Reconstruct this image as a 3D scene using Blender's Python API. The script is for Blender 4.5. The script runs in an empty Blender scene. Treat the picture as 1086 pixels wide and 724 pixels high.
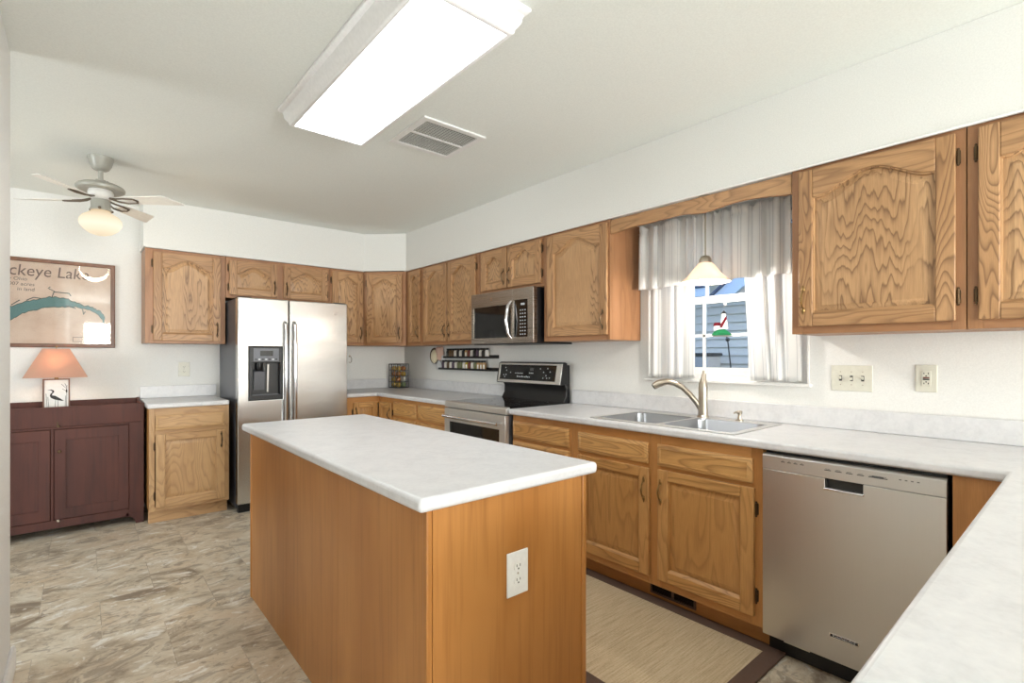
import bpy, math, random
from math import sin, cos, pi, radians
from mathutils import Vector, Matrix

random.seed(7)
SC = bpy.context.scene
COL = SC.collection
H = 2.512                      # ceiling height

# ------------------------------------------------------------------ camera
cam = bpy.data.cameras.new('camera')
camo = bpy.data.objects.new('camera', cam)
COL.objects.link(camo)
camo.location = (-2.8298, -5.2109, 1.2741)
camo.rotation_euler = (radians(90), 0, radians(-40.6))
cam.sensor_width = 36.0
cam.lens = 532.19 / 1086 * 36.0
cam.shift_y = 14.69 / 1086
cam.clip_start = 0.02
SC.camera = camo

# ------------------------------------------------------------------ colour / exposure
SC.view_settings.view_transform = 'Standard'
SC.view_settings.look = 'None'
SC.view_settings.exposure = 0.66
SC.view_settings.gamma = 1.0
SC.view_settings.use_curve_mapping = False

# ------------------------------------------------------------------ world
W = bpy.data.worlds.new('sky')
SC.world = W
W.use_nodes = True
nt = W.node_tree
nt.nodes.clear()
o_ = nt.nodes.new('ShaderNodeOutputWorld')
b_ = nt.nodes.new('ShaderNodeBackground')
s_ = nt.nodes.new('ShaderNodeTexSky')
s_.sky_type = 'NISHITA'
s_.sun_disc = False
s_.sun_elevation = radians(28)
s_.sun_rotation = radians(200)
b_.inputs['Strength'].default_value = 0.36
nt.links.new(s_.outputs[0], b_.inputs[0])
nt.links.new(b_.outputs[0], o_.inputs[0])


def area(name, loc, rot, sx, sy, power, color=(1, 1, 1)):
    l = bpy.data.lights.new(name, 'AREA')
    l.shape = 'RECTANGLE'
    l.size, l.size_y = sx, sy
    l.energy = power
    l.color = color
    o = bpy.data.objects.new(name, l)
    COL.objects.link(o)
    o.location = loc
    o.rotation_euler = rot
    return o


# added daylight-coloured fill lamps, one behind the camera, one in the dining area
area('fill_rear', (-1.75, -10.12, 1.25), (radians(112), 0, 0), 2.2, 1.9, 190, (0.90, 0.96, 1.0))
area('fill_dining', (-5.42, -1.92, 1.45), (radians(94), 0, radians(-90)), 0.76, 1.15, 20, (0.90, 0.96, 1.0))
LENS_EMIT = 6.0


# ------------------------------------------------------------------ materials
def srgb(r, g, b):
    f = lambda c: (c / 12.92 if c <= 0.04045 else ((c + 0.055) / 1.055) ** 2.4)
    return (f(r / 255), f(g / 255), f(b / 255), 1)


class NT:
    def __init__(self, name):
        self.m = bpy.data.materials.new(name)
        self.m.use_nodes = True
        self.t = self.m.node_tree
        self.p = self.t.nodes['Principled BSDF']

    def n(self, typ, **kw):
        nd = self.t.nodes.new(typ)
        for k, v in kw.items():
            if k.startswith('i_'):
                nd.inputs[k[2:].replace('_', ' ')].default_value = v
            else:
                setattr(nd, k, v)
        return nd

    def l(self, a, b):
        self.t.links.new(a, b)

    def math(self, op, a, b=None, c=None):
        nd = self.n('ShaderNodeMath', operation=op)
        for i, v in enumerate((a, b, c)):
            if v is None:
                continue
            if isinstance(v, (int, float)):
                nd.inputs[i].default_value = v
            else:
                self.l(v, nd.inputs[i])
        return nd.outputs[0]

    def mix(self, fac, a, b, blend='MIX'):
        nd = self.n('ShaderNodeMix', data_type='RGBA', blend_type=blend)
        for i, v in ((0, fac), (6, a), (7, b)):
            if isinstance(v, (int, float)):
                nd.inputs[i].default_value = v
            elif isinstance(v, tuple):
                nd.inputs[i].default_value = v
            else:
                self.l(v, nd.inputs[i])
        return nd.outputs[2]

    def coords(self, scale, rnd=0.0, world=False, uv=False):
        if world:
            src = self.n('ShaderNodeNewGeometry').outputs['Position']
        else:
            src = self.n('ShaderNodeTexCoord').outputs['UV' if uv else 'Object']
        if rnd:
            oi = self.n('ShaderNodeObjectInfo')
            cx = self.n('ShaderNodeCombineXYZ')
            self.l(self.math('MULTIPLY', oi.outputs['Random'], rnd), cx.inputs[0])
            self.l(self.math('MULTIPLY', oi.outputs['Random'], rnd * 1.7), cx.inputs[1])
            self.l(self.math('MULTIPLY', oi.outputs['Random'], rnd * 0.6), cx.inputs[2])
            va = self.n('ShaderNodeVectorMath', operation='ADD')
            self.l(src, va.inputs[0])
            self.l(cx.outputs[0], va.inputs[1])
            src = va.outputs[0]
        vm = self.n('ShaderNodeVectorMath', operation='MULTIPLY')
        self.l(src, vm.inputs[0])
        vm.inputs[1].default_value = scale
        return vm.outputs[0]

    def noise(self, vec, scale, detail=2.0, rough=0.5, dist=0.0):
        nd = self.n('ShaderNodeTexNoise')
        self.l(vec, nd.inputs['Vector'])
        nd.inputs['Scale'].default_value = scale
        nd.inputs['Detail'].default_value = detail
        nd.inputs['Roughness'].default_value = rough
        nd.inputs['Distortion'].default_value = dist
        return nd.outputs['Fac']

    def ramp(self, fac, stops, interp='LINEAR'):
        nd = self.n('ShaderNodeValToRGB')
        self.l(fac, nd.inputs[0])
        cr = nd.color_ramp
        cr.interpolation = interp
        while len(cr.elements) < len(stops):
            cr.elements.new(0.5)
        for e, (p, c) in zip(cr.elements, stops):
            e.position = p
            e.color = c if isinstance(c, tuple) else (c, c, c, 1)
        return nd.outputs[0]

    def bump(self, h, strength, dist=0.002):
        nd = self.n('ShaderNodeBump')
        nd.inputs['Strength'].default_value = strength
        nd.inputs['Distance'].default_value = dist
        self.l(h, nd.inputs['Height'])
        self.l(nd.outputs[0], self.p.inputs['Normal'])

    def set(self, **kw):
        for k, v in kw.items():
            self.p.inputs[k.replace('_', ' ')].default_value = v
        return self


def plain(name, c, rough=0.5, metal=0.0, bumpy=0.0, scale=60, **kw):
    t = NT(name)
    n = t.noise(t.coords((1, 1, 1), 3), scale, 3)
    k = t.ramp(n, [(0.3, 0.93), (0.7, 1.0)])
    t.l(t.mix(1.0, c, k, 'MULTIPLY'), t.p.inputs['Base Color'])
    t.set(Roughness=rough, Metallic=metal)
    t.set(**kw)
    if bumpy:
        t.bump(n, bumpy)
    return t.m


def oak(name, light, mid, dark, horiz=False, ring=15.0, contrast=1.15, rough=0.42):
    t = NT(name)
    s1 = (0.5, 2.6, 2.6) if horiz else (2.6, 2.6, 0.5)
    s2 = (4, 90, 90) if horiz else (90, 90, 4)
    s3 = (14, 260, 260) if horiz else (260, 260, 14)
    h = t.noise(t.coords(s1, 31), 1.9, 2.5, 0.42, 0.25)
    wob = t.noise(t.coords(s2, 17), 0.25, 2, 0.6)
    hh = t.math('ADD', t.math('MULTIPLY', h, ring), t.math('MULTIPLY', wob, 0.8))
    fr = t.math('FRACT', hh)
    line = t.ramp(fr, [(0.0, 0.0), (0.40, 0.05), (0.66, 0.45), (0.84, 1.0), (0.97, 0.15), (1.0, 0.0)])
    fine = t.noise(t.coords(s3, 5), 1.0, 3, 0.6)
    finr = t.ramp(fine, [(0.40, 1.0), (0.62, 0.0)])
    base = t.mix(t.ramp(h, [(0.3, 0.0), (0.7, 1.0)]), light, mid)
    c1 = t.mix(t.math('MULTIPLY', line, 0.62 * contrast), base, dark)
    c2 = t.mix(t.math('MULTIPLY', finr, 0.16), c1, dark)
    t.l(c2, t.p.inputs['Base Color'])
    t.set(Roughness=rough)
    t.bump(line, 0.08, 0.001)
    return t.m


def oak_panel(name, light, mid, dark):
    t = NT(name)
    sz = t.n('ShaderNodeSeparateXYZ')
    t.l(t.coords((1, 1, 1), 37), sz.inputs[0])
    big = t.noise(t.coords((2.2, 2.2, 1.0), 37), 1.6, 1.0, 0.4)
    zig = t.noise(t.coords((13, 13, 1.7), 37), 1.0, 2.2, 0.5)
    wob = t.noise(t.coords((60, 60, 7), 37), 1.0, 2, 0.6)
    h = t.math('MULTIPLY_ADD', sz.outputs[2], 11.0, t.math('MULTIPLY', zig, 8.5))
    h = t.math('ADD', h, t.math('MULTIPLY', big, 11.0))
    h = t.math('ADD', h, t.math('MULTIPLY', wob, 0.7))
    fr = t.math('FRACT', h)
    line = t.ramp(fr, [(0.0, 0.0), (0.42, 0.05), (0.68, 0.4), (0.86, 1.0), (0.96, 0.2), (1.0, 0.0)])
    # plain quarter-sawn strips where the figure fades out
    strip = t.noise(t.coords((9, 9, 0.15), 37), 1.0, 1, 0.4)
    fade = t.ramp(strip, [(0.42, 0.12), (0.50, 1.0)])
    fine = t.noise(t.coords((260, 260, 12), 5), 1.0, 3, 0.6)
    base = t.mix(t.ramp(big, [(0.35, 0.0), (0.65, 1.0)]), light, mid)
    c1 = t.mix(t.math('MULTIPLY', t.math('MULTIPLY', line, fade), 0.74), base, dark)
    c2 = t.mix(t.math('MULTIPLY', t.ramp(fine, [(0.40, 1.0), (0.62, 0.0)]), 0.2), c1, dark)
    t.l(c2, t.p.inputs['Base Color'])
    t.set(Roughness=0.42)
    t.bump(line, 0.08, 0.001)
    return t.m


M = {}
# upper cabinets: greyer, paler oak; base cabinets: more orange
oakL, oakM, oakD = srgb(198, 155, 111), srgb(178, 135, 92), srgb(104, 70, 44)
M['oak_panel'] = oak_panel('oak_figured_panel', srgb(206, 165, 121), srgb(186, 145, 102), srgb(98, 65, 40))
M['oak_v'] = oak('oak_vertical', oakL, oakM, oakD, False, 38)
M['oak_h'] = oak('oak_horizontal', oakL, oakM, oakD, True, 22, 0.8)
M['oak_flat'] = oak('oak_plain', srgb(176, 128, 90), srgb(162, 116, 78), srgb(116, 78, 50), False, 6, 0.55)
M['oak_flat_h'] = oak('oak_plain_horizontal', srgb(176, 128, 90), srgb(162, 116, 78), srgb(116, 78, 50), True, 6, 0.55)
M['boak_v'] = oak('honey_oak_vertical', srgb(208, 158, 98), srgb(192, 140, 80), srgb(130, 84, 42), False, 20, 0.6)
M['boak_h'] = oak('honey_oak_horizontal', srgb(216, 168, 106), srgb(200, 148, 86), srgb(126, 82, 42), True, 24, 0.9)
M['boak_flat'] = oak('honey_oak_plain', srgb(206, 150, 90), srgb(194, 136, 76), srgb(138, 90, 44), False, 5, 0.5)
M['boak_flat_h'] = oak('honey_oak_plain_horizontal', srgb(206, 150, 90), srgb(194, 136, 76), srgb(138, 90, 44), True, 5, 0.5)


def birch(name, a, b, c, rough=0.38):
    t = NT(name)
    n1 = t.noise(t.coords((2.2, 2.2, 0.9), 9), 1.6, 3, 0.55, 0.4)
    n2 = t.noise(t.coords((40, 40, 1.6), 4), 1.0, 3, 0.6)
    c1 = t.mix(t.ramp(n1, [(0.35, 0.0), (0.65, 1.0)]), a, b)
    c2 = t.mix(t.math('MULTIPLY', t.ramp(n2, [(0.5, 0.0), (0.75, 1.0)]), 0.5), c1, c)
    t.l(c2, t.p.inputs['Base Color'])
    t.set(Roughness=rough)
    return t.m


M['poak_v'] = oak('pale_oak_vertical', srgb(212, 172, 124), srgb(196, 155, 108), srgb(150, 108, 70), False, 22, 0.7)
M['poak_h'] = oak('pale_oak_horizontal', srgb(212, 172, 124), srgb(196, 155, 108), srgb(150, 108, 70), True, 22, 0.7)
M['birch'] = birch('honey_birch', srgb(190, 132, 72), srgb(172, 114, 56), srgb(138, 86, 38))
M['cherry'] = birch('dark_cherry', srgb(92, 48, 38), srgb(74, 37, 30), srgb(48, 24, 19), 0.58)
M['frame_wood'] = birch('brown_frame_wood', srgb(128, 84, 58), srgb(104, 66, 46), srgb(70, 44, 30))

M['wall'] = plain('wall_paint', srgb(238, 238, 235), 0.7, 0, 0.05, 180)
M['soffit'] = plain('soffit_paint', srgb(237, 237, 233), 0.7, 0, 0.05, 180)
M['ceiling'] = plain('ceiling_paint', srgb(245, 248, 243), 0.85, 0, 0.06, 140)
M['trim'] = plain('white_trim', srgb(244, 243, 240), 0.35)
M['fixture'] = plain('fixture_white', srgb(252, 252, 252), 0.5)
M['white'] = plain('white_enamel', srgb(245, 245, 243), 0.4)
M['plate'] = plain('white_plate', srgb(240, 240, 236), 0.35)
M['almond'] = plain('almond_plate', srgb(222, 220, 206), 0.4)
M['ventgrey'] = plain('grille_gap_shade', srgb(196, 196, 190), 0.5)  # white grille bars greyed to stand in for shade in the gaps
M['black'] = plain('black_plastic', srgb(22, 22, 24), 0.35)
M['blackglass'] = plain('black_glass', srgb(10, 10, 12), 0.06)
M['darkgrey'] = plain('dark_grey_enamel', srgb(96, 98, 104), 0.35, 0.4)
M['void'] = plain('dark_gap', srgb(34, 22, 16), 0.8)
M['chrome'] = plain('chrome', srgb(225, 225, 228), 0.12, 1.0)
M['nickel'] = plain('brushed_nickel', srgb(190, 180, 165), 0.3, 1.0)
M['bronze'] = plain('antique_bronze', srgb(92, 74, 54), 0.38, 0.85)
M['brass'] = plain('antique_brass', srgb(150, 122, 78), 0.32, 0.9)
M['icon'] = plain('pale_icon', srgb(200, 204, 208), 0.5)
M['inkgrey'] = plain('grey_print', srgb(96, 98, 100), 0.5)
M['slot'] = plain('dark_slot', srgb(48, 46, 44), 0.6)
M['red'] = plain('dark_red_button', srgb(120, 50, 40), 0.5)
M['fan_metal'] = plain('fan_grey_enamel', srgb(176, 174, 164), 0.35, 0.1)
M['fan_blade'] = plain('fan_blade_cream', srgb(242, 240, 234), 0.45)
M['fan_edge'] = plain('fan_iron', srgb(110, 98, 84), 0.4, 0.5)


def steel(name, c, rough, horiz=True, metal=1.0):
    t = NT(name)
    s = (3, 3, 900) if horiz else (900, 900, 3)
    n = t.noise(t.coords(s, 2), 1.0, 3, 0.6)
    t.l(t.mix(t.math('MULTIPLY', n, 0.25), c, (c[0] * .72, c[1] * .72, c[2] * .72, 1)), t.p.inputs['Base Color'])
    t.l(t.math('MULTIPLY_ADD', n, 0.14, rough - 0.07), t.p.inputs['Roughness'])
    t.set(Metallic=metal)
    if horiz:
        big = t.noise(t.coords((0.5, 0.5, 3.4), 3), 1.0, 1, 0.4)
        t.bump(big, 0.4, 0.02)
    return t.m


M['steel_dk'] = steel('stainless_slate', srgb(158, 150, 142), 0.28)
M['steel'] = steel('stainless_brushed', srgb(202, 200, 197), 0.24)
M['steel_v'] = steel('stainless_vertical', srgb(214, 212, 208), 0.32, False, 0.9)
M['steel_lt'] = steel('stainless_light', srgb(216, 215, 212), 0.36, False, 0.85)
M['steel_sink'] = steel('stainless_bowl_shaded', srgb(166, 168, 172), 0.33, False)  # bowls darker than the rim: shade of the recess put into the colour


def laminate():
    t = NT('grey_white_laminate')
    n1 = t.noise(t.coords((1, 1, 1), 0, True), 14, 5, 0.65, 0.6)
    n2 = t.noise(t.coords((1, 1, 1), 0, True), 70, 3, 0.6)
    k = t.math('MULTIPLY_ADD', n2, 0.35, t.math('MULTIPLY', n1, 0.65))
    c = t.ramp(k, [(0.30, srgb(208, 208, 210)), (0.5, srgb(220, 220, 222)), (0.70, srgb(228, 228, 229))])
    t.l(c, t.p.inputs['Base Color'])
    t.set(Roughness=0.32)
    return t.m


M['lam'] = laminate()


def vinyl():
    t = NT('stone_look_vinyl')
    pos = t.coords((1, 1, 1), 0, True)
    br = t.n('ShaderNodeTexBrick')
    t.l(pos, br.inputs['Vector'])
    br.offset = 0.5
    for k, v in {'Scale': 1.0, 'Mortar Size': 0.0015, 'Brick Width': 0.46, 'Row Height': 0.46, 'Bias': 0.0}.items():
        br.inputs[k].default_value = v
    br.inputs['Color1'].default_value = (0, 0, 0, 1)
    br.inputs['Color2'].default_value = (1, 1, 1, 1)
    br.inputs['Mortar'].default_value = (0.5, 0.5, 0.5, 1)
    off = t.n('ShaderNodeCombineXYZ')
    t.l(t.math('MULTIPLY', br.outputs['Color'], 7.0), off.inputs[2])

    def co(sx, sy):
        mp = t.n('ShaderNodeMapping')
        mp.inputs['Rotation'].default_value = (0, 0, radians(-24))
        mp.inputs['Scale'].default_value = (sx, sy, 1)
        t.l(pos, mp.inputs['Vector'])
        va = t.n('ShaderNodeVectorMath', operation='ADD')
        t.l(mp.outputs[0], va.inputs[0])
        t.l(off.outputs[0], va.inputs[1])
        return va.outputs[0]
    n1 = t.noise(co(1.6, 2.2), 1.5, 9, 0.62, 1.2)
    n2 = t.noise(co(2.4, 3.8), 2.2, 9, 0.62, 1.8)
    n3 = t.noise(co(1.6, 2.2), 1.5, 5, 0.6, 0.8)
    n4 = t.noise(co(5, 8), 2.2, 8, 0.65, 2.6)
    base = t.ramp(n1, [(0.34, srgb(146, 131, 112)), (0.43, srgb(188, 174, 152)), (0.50, srgb(210, 199, 178)), (0.64, srgb(226, 219, 204))])
    c = t.mix(t.ramp(n3, [(0.46, 0.0), (0.64, 0.5)]), base, srgb(196, 168, 130))
    c = t.mix(t.ramp(n2, [(0.54, 0.0), (0.60, 0.62)]), c, srgb(142, 128, 112))
    c = t.mix(t.ramp(n2, [(0.36, 0.8), (0.42, 0.0)]), c, srgb(234, 231, 223))
    c = t.mix(t.ramp(n4, [(0.60, 0.0), (0.66, 0.6)]), c, srgb(234, 231, 222))
    c = t.mix(t.ramp(n4, [(0.36, 0.45), (0.42, 0.0)]), c, srgb(134, 119, 102))
    c = t.mix(t.math('MULTIPLY', br.outputs['Fac'], 0.35), c, srgb(140, 126, 108))
    t.l(c, t.p.inputs['Base Color'])
    t.set(Roughness=0.42)
    t.bump(n2, 0.12, 0.003)
    return t.m


M['floor'] = vinyl()


def jute():
    t = NT('woven_jute')
    a = t.noise(t.coords((6, 140, 1), 0, True), 1.0, 3, 0.6)
    b = t.noise(t.coords((200, 90, 1), 0, True), 1.0, 2, 0.6)
    d = t.noise(t.coords((1, 1, 1), 0, True), 3, 3, 0.5)
    k = t.math('MULTIPLY_ADD', a, 0.55, t.math('MULTIPLY_ADD', b, 0.3, t.math('MULTIPLY', d, 0.15)))
    t.l(t.ramp(k, [(0.34, srgb(176, 154, 120)), (0.5, srgb(206, 186, 152)), (0.66, srgb(222, 206, 178))]), t.p.inputs['Base Color'])
    t.set(Roughness=0.9)
    t.bump(k, 0.5, 0.004)
    return t.m


M['jute'] = jute()
M['rugborder'] = plain('brown_rug_border', srgb(104, 82, 70), 0.75, 0, 0.3, 90)


def cloth(name, stripe=True, trans=0.42):
    t = NT(name)
    u = t.n('ShaderNodeSeparateXYZ')
    t.l(t.coords((1, 1, 1), 0, False, True), u.inputs[0])
    fr = t.math('FRACT', t.math('MULTIPLY', u.outputs[0], 9.0))
    band = t.ramp(fr, [(0.0, 0.0), (0.10, 0.9), (0.17, 0.0), (0.24, 0.5), (0.27, 0.0), (0.40, 1.0), (0.46, 0.0), (0.52, 0.6), (0.55, 0.0)], 'CONSTANT')
    wv = t.noise(t.coords((300, 300, 1), 0, False, True), 1.0, 2)
    col = t.mix(t.math('MULTIPLY', band, 0.42), srgb(252, 252, 250), srgb(150, 152, 162))
    col = t.mix(t.math('MULTIPLY', wv, 0.05), col, srgb(200, 198, 194))
    t.l(col, t.p.inputs['Base Color'])
    t.set(Roughness=0.9)
    tr = t.n('ShaderNodeBsdfTranslucent')
    t.l(col, tr.inputs[0])
    mx = t.n('ShaderNodeMixShader')
    mx.inputs[0].default_value = trans
    t.l(t.p.outputs[0], mx.inputs[1])
    t.l(tr.outputs[0], mx.inputs[2])
    t.l(mx.outputs[0], t.t.nodes['Material Output'].inputs[0])
    return t.m


M['cloth'] = cloth('striped_white_cotton')


def glassy(name, tint=(1, 1, 1, 1), ior=1.45):
    t = NT(name)
    tr = t.n('ShaderNodeBsdfTransparent')
    tr.inputs[0].default_value = tint
    gl = t.n('ShaderNodeBsdfGlossy')
    gl.inputs['Roughness'].default_value = 0.03
    fr = t.n('ShaderNodeFresnel')
    fr.inputs[0].default_value = ior
    mx = t.n('ShaderNodeMixShader')
    t.l(fr.outputs[0], mx.inputs[0])
    t.l(tr.outputs[0], mx.inputs[1])
    t.l(gl.outputs[0], mx.inputs[2])
    t.l(mx.outputs[0], t.t.nodes['Material Output'].inputs[0])
    return t.m


M['pane'] = glassy('window_glass', (0.86, 0.92, 0.98, 1))
M['picglass'] = glassy('picture_glass', (1, 1, 1, 1), 1.5)


def glow(name, c, strength, base=(0.9, 0.9, 0.88, 1)):
    t = NT(name)
    n = t.noise(t.coords((1, 1, 1)), 40, 2)
    t.l(t.mix(t.math('MULTIPLY', n, 0.04), c, (1, 1, 1, 1)), t.p.inputs['Emission Color'])
    t.set(Base_Color=base, Roughness=0.4, Emission_Strength=strength)
    return t.m


M['lens'] = glow('prismatic_lens', (0.97, 0.99, 1.0, 1), LENS_EMIT)
M['bulb'] = glow('lit_bulb', (1.0, 0.80, 0.55, 1), 30)
M['bulb_soft'] = glow('lit_soft_bulb', (1.0, 0.93, 0.82, 1), 9)


def shade_mat(name, c, trans):
    t = NT(name)
    n = t.noise(t.coords((200, 200, 60)), 1.0, 2)
    col = t.mix(t.math('MULTIPLY', n, 0.12), c, (c[0] * .6, c[1] * .6, c[2] * .6, 1))
    t.l(col, t.p.inputs['Base Color'])
    t.set(Roughness=0.8)
    tr = t.n('ShaderNodeBsdfTranslucent')
    t.l(col, tr.inputs[0])
    mx = t.n('ShaderNodeMixShader')
    mx.inputs[0].default_value = trans
    t.l(t.p.outputs[0], mx.inputs[1])
    t.l(tr.outputs[0], mx.inputs[2])
    t.l(mx.outputs[0], t.t.nodes['Material Output'].inputs[0])
    return t.m


M['salmon_shade'] = shade_mat('salmon_linen', srgb(214, 178, 158), 0.4)
M['alabaster'] = shade_mat('alabaster_glass', srgb(246, 228, 214), 0.4)


def globe_mat():
    t = NT('lit_milk_glass')
    sp = t.n('ShaderNodeSeparateXYZ')
    t.l(t.coords((1, 1, 1)), sp.inputs[0])
    d = t.math('ABSOLUTE', t.math('SUBTRACT', sp.outputs[2], 2.085))
    col = t.ramp(t.math('MULTIPLY', d, 10.0), [(0.0, (0.74, 0.66, 0.52, 1)), (0.35, (0.70, 0.60, 0.44, 1)), (0.9, (0.52, 0.40, 0.26, 1))])
    em = t.n('ShaderNodeEmission')
    t.l(col, em.inputs[0])
    em.inputs[1].default_value = 0.98
    t.l(em.outputs[0], t.t.nodes['Material Output'].inputs[0])
    return t.m


M['globe'] = globe_mat()


def parchment():
    t = NT('aged_map_paper')
    n = t.noise(t.coords((1, 1, 1)), 6, 5, 0.6)
    n2 = t.noise(t.coords((1, 1, 1)), 38, 3, 0.6, 1.5)
    c = t.ramp(n, [(0.3, srgb(220, 192, 170)), (0.6, srgb(236, 214, 196))])
    c = t.mix(t.ramp(n2, [(0.62, 0.0), (0.7, 0.18)]), c, srgb(150, 120, 100))
    t.l(c, t.p.inputs['Base Color'])
    t.set(Roughness=0.6)
    return t.m


M['paper'] = parchment()
M['ink'] = plain('brown_ink', srgb(122, 98, 88), 0.7)
M['lake'] = plain('teal_lake_ink', srgb(96, 142, 142), 0.6, 0, 0, 22)
M['lakeedge'] = plain('dark_lake_ink', srgb(66, 78, 76), 0.6)


def siding():
    t = NT('pale_blue_siding')
    n = t.noise(t.coords((2, 2, 40), 0, True), 1.0, 3)
    t.l(t.mix(n, srgb(206, 204, 198), srgb(194, 192, 188)), t.p.inputs['Base Color'])
    t.set(Roughness=0.6)
    return t.m


M['siding'] = siding()
M['fascia'] = plain('blue_white_fascia', srgb(196, 212, 236), 0.6)
M['shingle'] = plain('navy_shingle', srgb(64, 76, 104), 0.8, 0, 0.4, 30)
M['grass'] = plain('lawn', srgb(96, 116, 70), 0.9, 0, 0.5, 20)
M['binblue'] = plain('slate_bin', srgb(150, 152, 156), 0.6)
M['green'] = plain('green_glass', srgb(30, 112, 70), 0.2)
M['maroon'] = plain('maroon_glass', srgb(96, 22, 32), 0.2)
M['milk'] = plain('white_glass', srgb(235, 236, 238), 0.25)


# ------------------------------------------------------------------ mesh builder
class MB:
    def __init__(self):
        self.v, self.f, self.mi, self.sm, self.mats, self.uv = [], [], [], [], [], {}

    def _m(self, m):
        m = M[m] if isinstance(m, str) else m
        if m not in self.mats:
            self.mats.append(m)
        return self.mats.index(m)

    def add(self, vs, fs, m, smooth=False):
        b = len(self.v)
        self.v += [tuple(x) for x in vs]
        k = self._m(m)
        for f in fs:
            self.f.append([b + i for i in f])
            self.mi.append(k)
            self.sm.append(smooth)
        return self

    def box(self, x0, y0, z0, x1, y1, z1, m):
        x0, x1 = min(x0, x1), max(x0, x1)
        y0, y1 = min(y0, y1), max(y0, y1)
        z0, z1 = min(z0, z1), max(z0, z1)
        vs = [(x0, y0, z0), (x1, y0, z0), (x1, y1, z0), (x0, y1, z0), (x0, y0, z1), (x1, y0, z1), (x1, y1, z1), (x0, y1, z1)]
        fs = [(0, 3, 2, 1), (4, 5, 6, 7), (0, 1, 5, 4), (1, 2, 6, 5), (2, 3, 7, 6), (3, 0, 4, 7)]
        return self.add(vs, fs, m)

    def prism(self, poly, axis, a0, a1, m, smooth=False):
        """poly in the two remaining axes (order x,y,z with axis removed)"""
        def mk(p, a):
            q = list(p)
            q.insert(axis, a)
            return q
        n = len(poly)
        vs = [mk(p, a0) for p in poly] + [mk(p, a1) for p in poly]
        area2 = sum(poly[i][0] * poly[(i + 1) % n][1] - poly[(i + 1) % n][0] * poly[i][1] for i in range(n))
        ccw = area2 > 0
        if axis == 1:
            ccw = not ccw
        if a1 < a0:
            ccw = not ccw
        bot, top = list(range(n)), list(range(n, 2 * n))
        sides = [(i, (i + 1) % n, n + (i + 1) % n, n + i) for i in range(n)]
        if ccw:
            fs = [bot[::-1], top] + sides
        else:
            fs = [bot, top[::-1]] + [s[::-1] for s in sides]
        return self.add(vs, fs, m, smooth)

    def loops(self, loops, m, smooth=False, cap0=False, cap1=False, closed=True):
        n = len(loops[0])
        vs = [p for lp in loops for p in lp]
        fs = []
        for k in range(len(loops) - 1):
            for i in range(n if closed else n - 1):
                j = (i + 1) % n
                fs.append((k * n + i, k * n + j, (k + 1) * n + j, (k + 1) * n + i))
        if cap0:
            fs.append(tuple(range(n))[::-1])
        if cap1:
            fs.append(tuple((len(loops) - 1) * n + i for i in range(n)))
        return self.add(vs, fs, m, smooth)

    def lathe(self, prof, c, m, seg=24, axis='z', smooth=True):
        loops = []
        for r, h in prof:
            lp = []
            for i in range(seg):
                a = 2 * pi * i / seg
                p = (r * cos(a), r * sin(a), h)
                if axis == 'x':
                    p = (h, r * cos(a), r * sin(a))
                elif axis == 'y':
                    p = (r * sin(a), h, r * cos(a))
                lp.append((c[0] + p[0], c[1] + p[1], c[2] + p[2]))
            loops.append(lp)
        return self.loops(loops, m, smooth, prof[0][0] > 1e-6, prof[-1][0] > 1e-6)

    def tube(self, pts, r, m, seg=10, caps=True, flat=1.0):
        pts = [Vector(p) for p in pts]
        rs = r if isinstance(r, (list, tuple)) else [r] * len(pts)
        loops = []
        up = None
        for i, p in enumerate(pts):
            d = (pts[min(i + 1, len(pts) - 1)] - pts[max(i - 1, 0)]).normalized()
            if up is None:
                up = Vector((0, 0, 1)) if abs(d.z) < 0.9 else Vector((1, 0, 0))
            s = d.cross(up).normalized()
            u = s.cross(d).normalized()
            up = u
            loops.append([tuple(p + rs[i] * (cos(2 * pi * k / seg) * s + flat * sin(2 * pi * k / seg) * u)) for k in range(seg)])
        return self.loops(loops, m, True, caps, caps)

    def sphere(self, c, r, m, seg=14, rings=8, sc=(1, 1, 1)):
        loops = []
        for i in range(rings + 1):
            t = pi * i / rings
            rr = max(sin(t), 0.004)
            loops.append([(c[0] + sc[0] * r * rr * cos(2 * pi * k / seg), c[1] + sc[1] * r * rr * sin(2 * pi * k / seg), c[2] - sc[2] * r * cos(t)) for k in range(seg)])
        return self.loops(loops, m, True, True, True)

    def grid(self, us, vs, keep, axis, a0, a1, m):
        """slab made of grid cells; us, vs are sorted coordinates on the two axes other than `axis`"""
        idx = {}
        V = []

        def vid(i, j, s):
            if (i, j, s) not in idx:
                p = [us[i], vs[j]]
                p.insert(axis, a1 if s else a0)
                idx[(i, j, s)] = len(V)
                V.append(tuple(p))
            return idx[(i, j, s)]
        F = []
        nu, nv = len(us) - 1, len(vs) - 1
        K = lambda i, j: 0 <= i < nu and 0 <= j < nv and keep(i, j)
        for i in range(nu):
            for j in range(nv):
                if not K(i, j):
                    continue
                F.append((vid(i, j, 1), vid(i + 1, j, 1), vid(i + 1, j + 1, 1), vid(i, j + 1, 1)))
                F.append((vid(i, j, 0), vid(i, j + 1, 0), vid(i + 1, j + 1, 0), vid(i + 1, j, 0)))
                if not K(i, j - 1):
                    F.append((vid(i, j, 0), vid(i + 1, j, 0), vid(i + 1, j, 1), vid(i, j, 1)))
                if not K(i, j + 1):
                    F.append((vid(i + 1, j + 1, 0), vid(i, j + 1, 0), vid(i, j + 1, 1), vid(i + 1, j + 1, 1)))
                if not K(i - 1, j):
                    F.append((vid(i, j + 1, 0), vid(i, j, 0), vid(i, j, 1), vid(i, j + 1, 1)))
                if not K(i + 1, j):
                    F.append((vid(i + 1, j, 0), vid(i + 1, j + 1, 0), vid(i + 1, j + 1, 1), vid(i + 1, j, 1)))
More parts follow.
